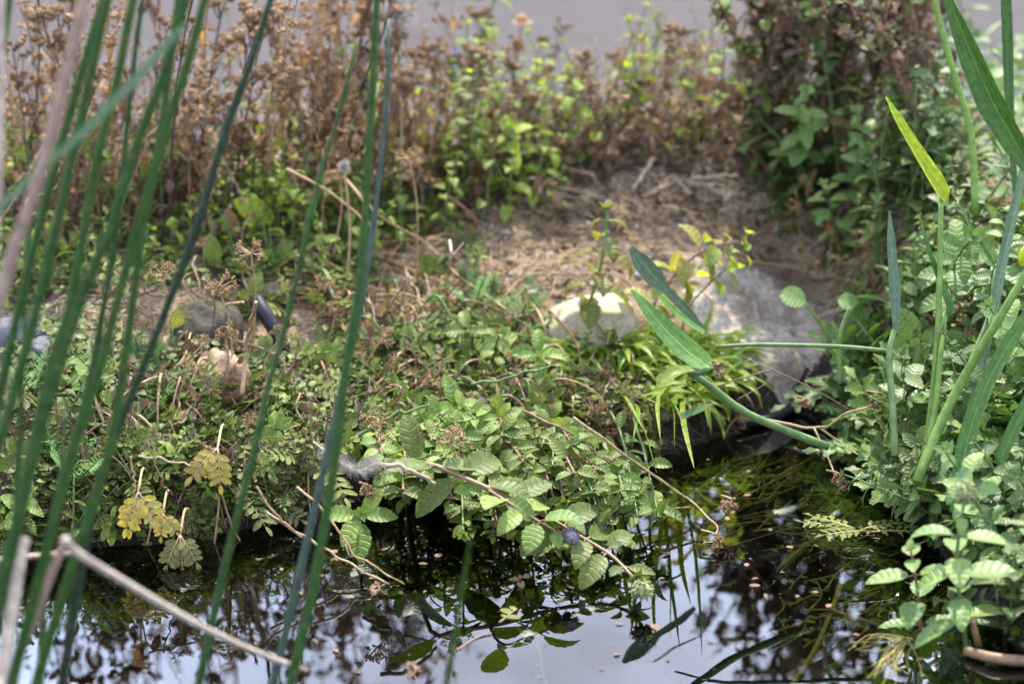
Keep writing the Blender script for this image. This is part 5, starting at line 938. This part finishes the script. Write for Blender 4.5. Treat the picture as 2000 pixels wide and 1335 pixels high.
twigs([(600, 640), (900, 590), (1080, 680), (1300, 760), (1280, 890), (960, 860), (760, 900)], 56, 0, ('stem_brown', 'dry'), 'crisp withered sprig', 'withered sprigs of the middle mat', .45)
sow([(430, 390), (860, 360), (940, 430), (800, 490), (520, 500)], 26, 38, 'heart_leaved_plant', hearts, 'yellow green plant before the weeds', 'plant', 'yellow green plants before the weeds', .45, .9, .3)
sow([(430, 390), (860, 360), (900, 450), (560, 500)], 22, 34, 'dry_stalk', capsules+paled, 'dry stalk before the weeds', 'dry stalk', 'dry stalks before the weeds', .35, .85, .35)
sow([(620, 420), (900, 420), (1000, 560), (900, 640), (640, 620)], 26, 44, 'mint', mints, 'straggling small mint', 'plant', 'straggling mint on the straw', .4, .75, .5)
# brown umbels on the bank
for k, (x, y, z, R, lab) in enumerate(((735, 835, .095, .016, 'greenish brown umbel over the dark hollow'), (880, 862, .085, .015, 'fine brown umbel left below the lilac flower'), (1130, 918, .045, .016, 'brown umbel hanging at the water right of the mint'), (440, 655, .13, .012, 'brown umbel right of the broken upright stalk'), (490, 495, .18, .014, 'brown umbel at the foot of the weeds near the hose'), (425, 560, .165, .016, 'broad brown umbel above the mossy stone'), (320, 540, .17, .014, 'brown umbel beside the dark rush'), (1395, 1058, .006, .011, 'brown umbel lying on the water at the end of the tan runner'), (1640, 940, .02, .010, 'reddish brown seed cluster hanging over the right water'), (1720, 785, .075, .010, 'reddish brown seed cluster near the right strap stems'), (1570, 795, .06, .010, 'reddish brown seed cluster above the black liner'), (1400, 725, .09, .011, 'rusty seed cluster beside the arching stalk'), (800, 310, .22, .014, 'orange brown umbel at the right end of the left weeds'), (665, 350, .20, .013, 'brown umbel above the yellow leaf in the left weeds'), (720, 965, .05, .008, 'small yellow green umbel above the pale rosette'), (1425, 990, .02, .010, 'thin dark umbel by the far water'))):
    rg = np.random.default_rng(400+k); q = at_z(x, y, z); S, H = MB(), MB(); bx = onground(q[0]+rg.uniform(-.012, .012), q[1]+.012); 
    if bx[2] > q[2]: bx = onground(q[0], q[1])
    bx[2] = min(bx[2], q[2]-.004)
    if bx[2] < .004: bx = q+np.array((rg.uniform(-.012, -.004), .010, .006))      # hangs from the stem beside it
    tube(S, smooth_path([bx-q, (bx-q)*.4+np.array((.004, 0, .003)), (0, 0, 0)], 8), .0010, .0008, 5, .5); umbel(S, H, np.zeros(3), (rg.normal(0, .3), -.4, .9 if z > .03 else .4), R*(.72 if x > 1380 else 1), rg, 16, 7)
    t = thing('dry_umbel', lab, 'seed head', q); part('stem', S.mesh('stem', M['stem_tan' if k not in (8, 9, 10, 11) else 'stem_brown']), t); part('umbel', H.mesh('seeds', M['umbel' if k not in (8, 9, 10, 11) else 'seed']), t)
# feather, fluffy plume, flowers in the blur
def feather():
    rg = np.random.default_rng(420); P = smooth_path([at_d(612, 862, 1.95), at_d(655, 895, 1.94), at_d(700, 918, 1.94), at_d(735, 900, 1.95)], 30); o = P[0].copy(); S, F = MB(), MB(); tube(S, P-o, .0008, .0003, 5, .4); T, N, B = frames(P)
    for i in range(3, 30):
        for k in range(26):
            s = rg.choice((-1, 1)); d = nrm(T[i]*.8+s*B[i]*.9+N[i]*rg.normal(0, .7)); l = .010*rg.uniform(.5, 1.1); q = P[i]-o; tube(F, [q, q+d*l*.5+rg.normal(0, .0008, 3), q+d*l+rg.normal(0, .0015, 3)], .00011, .00006, 3, rg.random(), cap=False)
    t = thing('feather', 'small downy grey feather caught on the mat behind the rush pair', 'feather', o); part('quill', S.mesh('quill', M['rush_pale']), t); part('barbs', F.mesh('barbs', M['fluff']), t)
feather()
def plume(px, py, y, R, hgt, lab):
    rg = np.random.default_rng(int(px)); q = at_y(px, py, y); b = onground(q[0], y); S, F = MB(), MB(); tube(S, smooth_path([(0, 0, 0), (q-b)*.5+np.array((.004, 0, 0)), q-b], 10), .0013, .0009, 6, .4)
    for k in range(220):
        a0 = (q-b)+np.array((0, 0, rg.uniform(-.5, .5)*hgt)); d = nrm(rg.normal(0, 1, 3)+np.array((.2, 0, .6))); tube(F, [a0, a0+d*R*.6, a0+d*R+np.array((0, 0, -.15*R))], .0003, .00012, 3, rg.random(), cap=False)
    t = thing('fluffy_plume', lab, 'plume', b); part('stem', S.mesh('stem', M['stem_tan']), t); part('plume', F.mesh('plume', M['fluff']), t)
plume(772, 28, 2.35, .022, .03, 'white fluffy seed plume at the top, right of the bright rush')
plume(672, 325, 2.2, .006, .004, 'small white tuft of seed fluff in the left weeds')
for k, (x, y, yy, lab) in enumerate(((957, 276, 2.5, 'pale lilac flower head on a stalk in the middle background'), (1126, 315, 2.48, 'pale lilac flower head low in the background above the straw heap'), (1815, 260, 2.35, 'lilac flower head in the mint at the right back'), (885, 120, 2.5, 'pale lilac flower head high in the background near the dry stalks'), (1940, 262, 2.33, 'white flower head beside the broad corner leaf'))):
    q = at_y(x, y, yy); b = onground(q[0], yy); hero('flowering_mint', lab, 'flower', b, 430+k, [b, (b+q)/2+np.array((.003, 0, 0)), q], L=.022, nodes=4, mat='mint_lime' if k < 2 else 'mint_cool', flower='flower_lilac', fsize=.0085, detail=1, tip=False, wr=.32)
# reddish dry flower heads in the blur
for k, (x, y, lab) in enumerate(((1020, 38, 'rusty brown seed head, topmost in the middle background'), (1012, 82, 'rusty drooping dry flower just below the topmost seed head'), (1003, 130, 'small rusty seed head in the middle background'), (1050, 150, 'rusty seed head right of the small one'), (955, 48, 'tan seed head left of the rusty ones'), (1060, 78, 'dark olive seed head on a leafy stalk'))):
    rg = np.random.default_rng(450+k); y_ = 2.55+.02*k; q = at_y(x, y, y_); b = onground(q[0]+rg.normal(0, .01), y_); S, H = MB(), MB(); P = smooth_path([(0, 0, 0), (q-b)*.5+np.array((rg.normal(0, .006), 0, 0)), q-b], 12); tube(S, P, .0012, .0008, 5, .4); blob(H, q-b, .006, (0, 0, 1), .9, 8, 6, .3, .3, rg)
    for j in range(12):
        a = j*.52; leaf(H, q-b-np.array((0, 0, .002)), (math.cos(a), math.sin(a), -.4 if k == 1 else .2), (0, 0, 1), .013 if k < 2 else .009, .003, 'lance', .8, .2, 0, 1, 4, 0, rg.random())
    t = thing('dry_flower', lab, 'dry flower', b); part('stem', S.mesh('stem', M['stem_brown']), t); part('seed_head', H.mesh('seed_head', M['dark_dry' if k not in (0, 1) else 'orange_dry']), t)
# big yellowing leaves at the foot of the left weeds
for k, (x, y, tx, ty, mt, L_, lab) in enumerate(((560, 445, 465, 395, 'blade_yellow', .042, 'yellowing tongue-shaped leaf in the left weeds'), (640, 400, 665, 360, 'mint_lime', .030, 'large lime leaf under the brown umbel beside the rush pair'), (530, 400, 545, 340, 'mint_lime', .036, 'tall pale green leaf standing in the left weeds'), (575, 380, 590, 345, 'orange_dry', .026, 'pale pinkish dry leaf next to the tall green one'), (690, 460, 690, 420, 'mint', .032, 'mint leaf bleached nearly white left of the rush pair'), (465, 470, 450, 440, 'orange_dry', .030, 'crumpled rust leaf low in the left weeds'), (420, 520, 415, 485, 'mint_lime', .028, 'yellow green leaf above the dark mossy stone'), (530, 520, 550, 505, 'mint', .030, 'green leaf left of the brown umbel by the hose'), (660, 520, 640, 525, 'mint', .030, 'broad green leaf hanging above the thick mint stem'), (490, 580, 498, 570, 'mint', .026, 'green leaf covering the top of the black hose'), (335, 645, 350, 620, 'mint_yellow', .022, 'yellow green leaf right of the dark rush foot'))):
    b = G(x, y+8); q = at_y(tx, ty, b[1]+.005); F, S = MB(), MB(); d = q-b; tube(S, [np.zeros(3), d*.25, d*.5], .0011, .0009, 5, .4); leaf(F, d*.3, nrm(d+np.array((0, -.005, .006))), (.25*(-1)**k, -.85, .5), L_, L_*.30, 'mint', .5, .25, .04, 2, 9, .05, .3, .05)
    t = thing('broad_leaf', lab, 'leaf', b); part('stem', S.mesh('stem', M['stem_green']), t); part('blade', F.mesh('blade', M[mt]), t)

# ------------------------------------------------------------------ in and on the water
def waterstem(pts, r, mat, label, leaves=0, L_=.012, name='pond_weed', lm='pond_leaf', r1=None):
    C = [at_z(*p) for p in pts]; P = smooth_path(C, 26); o = P[0].copy(); S, F = MB(), MB(); rg = np.random.default_rng(len(label)*7+len(pts)); tube(S, P-o, r, r1 or r*.7, 6, rg.random()); T, N, B = frames(P)
    for k in range(leaves):
        i = rg.integers(2, 25); s = rg.choice((-1, 1)); l = L_*rg.uniform(.6, 1.2); leaf(F, P[i]-o, nrm(T[i]*.5+s*B[i]*(1 if abs(B[i][2]) < .7 else 0)+s*N[i]*(1 if abs(N[i][2]) < .7 else 0)+np.array((0, 0, .1))), (0, 0, 1), l, l*.3, 'oval', .3, .15, 0, 1, 4, 0, rg.random())
    t = thing(name, label, 'water plant', o); part('stem', S.mesh('stem', M[mat]), t)
    if leaves: part('foliage', F.mesh('foliage', M[lm]), t)
waterstem([(1690, 970, -.004), (1640, 1020, -.006), (1580, 1060, -.008), (1520, 1110, -.016)], .0022, 'pond_stem', 'thick olive stem slanting under the water below the fern-like leaves')
waterstem([(1645, 1130, -.006), (1625, 1190, -.006), (1590, 1270, -.006), (1540, 1345, -.008)], .0023, 'pond_stem', 'yellow green stem running down under the water to the bottom edge')
waterstem([(1620, 1190, -.003), (1700, 1215, -.003), (1790, 1245, -.004)], .0018, 'stem_tan', 'rusty stem under the water joining the yellow green one', 4)
waterstem([(1560, 915, -.003), (1500, 945, -.003), (1440, 975, -.004)], .0012, 'pond_stem', 'thin olive stem under the far water')
waterstem([(1460, 925, -.003), (1390, 940, -.003), (1320, 985, -.003), (1295, 1015, -.004)], .0010, 'pond_stem', 'olive stem curving under the far water toward the runner')
waterstem([(1010, 1225, -.004), (1050, 1265, -.004), (1060, 1310, -.005), (1075, 1360, -.006)], .0010, 'pond_stem', 'pale green stem under the open water in the middle', 4, .007, r1=.0006)
waterstem([(890, 1270, .0), (930, 1245, .0005), (960, 1235, .001)], .0009, 'stem_brown', 'olive twig afloat on the open water')
waterstem([(975, 1215, .0), (1000, 1195, .0005), (1010, 1188, .001)], .0008, 'stem_brown', 'short leafy sprig afloat on the open water', 5, .010)
rgw = np.random.default_rng(500)
for k in range(150):
    x = rgw.uniform(1330, 1850); y = rgw.uniform(max(880, 900+(x-1650)*.7), 1330) if x > 1500 else rgw.uniform(890, 1080+rgw.uniform(-20, 40)); a = rgw.normal(-.7, .5); l = rgw.uniform(60, 150); dx, dy = math.cos(a)*l, -math.sin(a)*l*.6*(-1)
    z = -rgw.uniform(.002, .02)
    waterstem([(x, y, z), (x+dx*.5+rgw.normal(0, 8), y-abs(dy)*.5, z), (x+dx, y-abs(dy), z-.004)], rgw.uniform(.0004, .0010), 'pond_stem', 'thin submerged weed stem '+where(x, y), int(rgw.integers(0, 4)), .008)
for o_ in [o for o in COL.objects if o.get('label', '').startswith('thin submerged')]: o_['group'] = 'thin submerged weed stems'
for k in range(22):                                            # hair-like roots trailing in the water at the lower right
    x, y = 1765+rgw.normal(0, 12), 1250+rgw.normal(0, 8); a = rgw.uniform(1.2, 3.6); l = rgw.uniform(60, 130)
    waterstem([(x, y, .001), (x+math.cos(a)*l*.5+rgw.normal(0, 10), y+math.sin(a)*l*.4, .001), (x+math.cos(a)*l, y+abs(math.sin(a))*l*.75+rgw.normal(0, 8), .001)], .0003, 'pond_stem', 'hair-thin yellowish root trailing on the water at the lower right', 0, name='water_root', r1=.0002)
for o_ in [o for o in COL.objects if o.get('label', '').startswith('hair-thin')]: o_['group'] = 'hair-thin roots on the water'
for k in range(12):                                            # pinnate leaves lying just under the surface at the right
    x = rgw.uniform(1450, 1760); y = rgw.uniform(870, 1010) if x < 1600 else rgw.uniform(930, 1080); p = at_z(x, y, -.004-rgw.uniform(0, .012)); S, F = MB(), MB(); a = rgw.uniform(0, 6.28); frond(S, F, (0, 0, 0), (math.cos(a), math.sin(a), .02), (0, 0, 1), .05, 6, .17, rgw, droop=.05, ll=.26, kind='lance')
    plant('pond_frond', two(S, F, M['pond_stem'], M['pond_leaf'], 'pond_frond'), 'olive pinnate leaf under water '+where(x, y), 'water plant', p, group='olive leaves under the right water')
S, F = MB(), MB(); rg = np.random.default_rng(510); p = at_z(1660, 1030, .002)
for k, a in enumerate((3.0, 2.6, .3, 3.5, -.1)): frond(S, F, np.array((.004*k, -.002*k, 0)), (math.cos(a), math.sin(a), .15), (0, 0, 1), .038, 5, .24, rg, droop=.15, ll=.28, lobes=2)
plant('floating_leaf', two(S, F, M['pond_stem'], M['parsnip'], 'floating_leaf'), 'bright green fern-like leaves floating on the right water', 'water plant', p)
for k, (x, y, lab) in enumerate(((805, 1308, 'tiny brown bud floating near the bottom edge'), (1015, 1130, 'brown leaf scrap floating in the middle of the open water'), (740, 1150, 'brown scrap floating at the end of the tan stems'))):
    p = at_z(x, y, .001); F = MB(); rg = np.random.default_rng(520+k)
    for j in range(7): a = rg.uniform(0, 6.28); leaf(F, rg.normal(0, .003, 3)*np.array((1, 1, .2)), (math.cos(a), math.sin(a), .3), (0, 0, 1), rg.uniform(.005, .010), .003, 'shrivel', 1.2, .4, 0, 1, 4, 0, rg.random(), .4)
    t = thing('floating_scrap', lab, 'debris', p); part('foliage', F.mesh('scrap', M['dry']), t)
mb = MB(); P = smooth_path([at_z(1885, 1270, .004), at_z(1950, 1285, .006), at_z(2040, 1292, .004)], 14); tube(mb, P-P[0], .0036, .0042, 9, .4); tag(part('wet_stick', mb.mesh('wet_stick', M['stem_red']), loc=P[0]), 'wet reddish brown stick lying in the water at the lower right corner', 'stick')
mb = MB(); P = smooth_path([at_z(1912, 1262, .0), at_z(1905, 1235, .02), at_z(1900, 1210, .035)], 8); tube(mb, P-P[0], .0024, .0020, 7, .4); tag(part('cut_stem', mb.mesh('cut_stem', M['stem_tan']), loc=P[0]), 'short tan stub standing in the water under the pale mint', 'stem')

def specks():
    rg = np.random.default_rng(700); mb = MB()
    for poly, n in (([(0, 1080), (600, 1020), (900, 1060), (1350, 1050), (1500, 900), (1700, 900), (1900, 1335), (0, 1335)], 260), ([(560, 1080), (1350, 1040), (1420, 1120), (560, 1160)], 220), ([(1380, 880), (1620, 850), (1780, 1060), (1850, 1300), (1500, 1250), (1400, 1060)], 260)):
        for (px, py) in scatter(poly, n, 0):
            p = at_z(px, py, .0012)
            if float(ground(p[0], p[1])) > -.004: continue
            a = rg.uniform(0, 6.28); l = rg.uniform(.0006, .0016) if rg.random() < .93 else rg.uniform(.003, .008); leaf(mb, p, (math.cos(a), math.sin(a), .05), (0, 0, 1), l, l*rg.uniform(.2, .45), 'oval', rg.uniform(0, .6), .1, 0, 1, 3, 0, rg.random())
    tag(part('floating_debris', mb.mesh('floating_debris', M['dark_dry'])), kind='stuff')
    mb = MB()
    for (px, py) in scatter([(-10, 150), (2010, 150), (2010, 270), (-10, 300)], 160, 0):
        p = at_z(px, py, .1605); a = rg.uniform(0, 6.28); l = rg.uniform(.01, .03); leaf(mb, p, (math.cos(a), math.sin(a), .1), (0, 0, 1), l, l*.3, 'shrivel', rg.uniform(.2, 1), .3, 0, 1, 4, 0, rg.random(), .3)
    tag(part('fallen_leaves', mb.mesh('fallen_leaves', M['dry'])), kind='stuff')
specks()
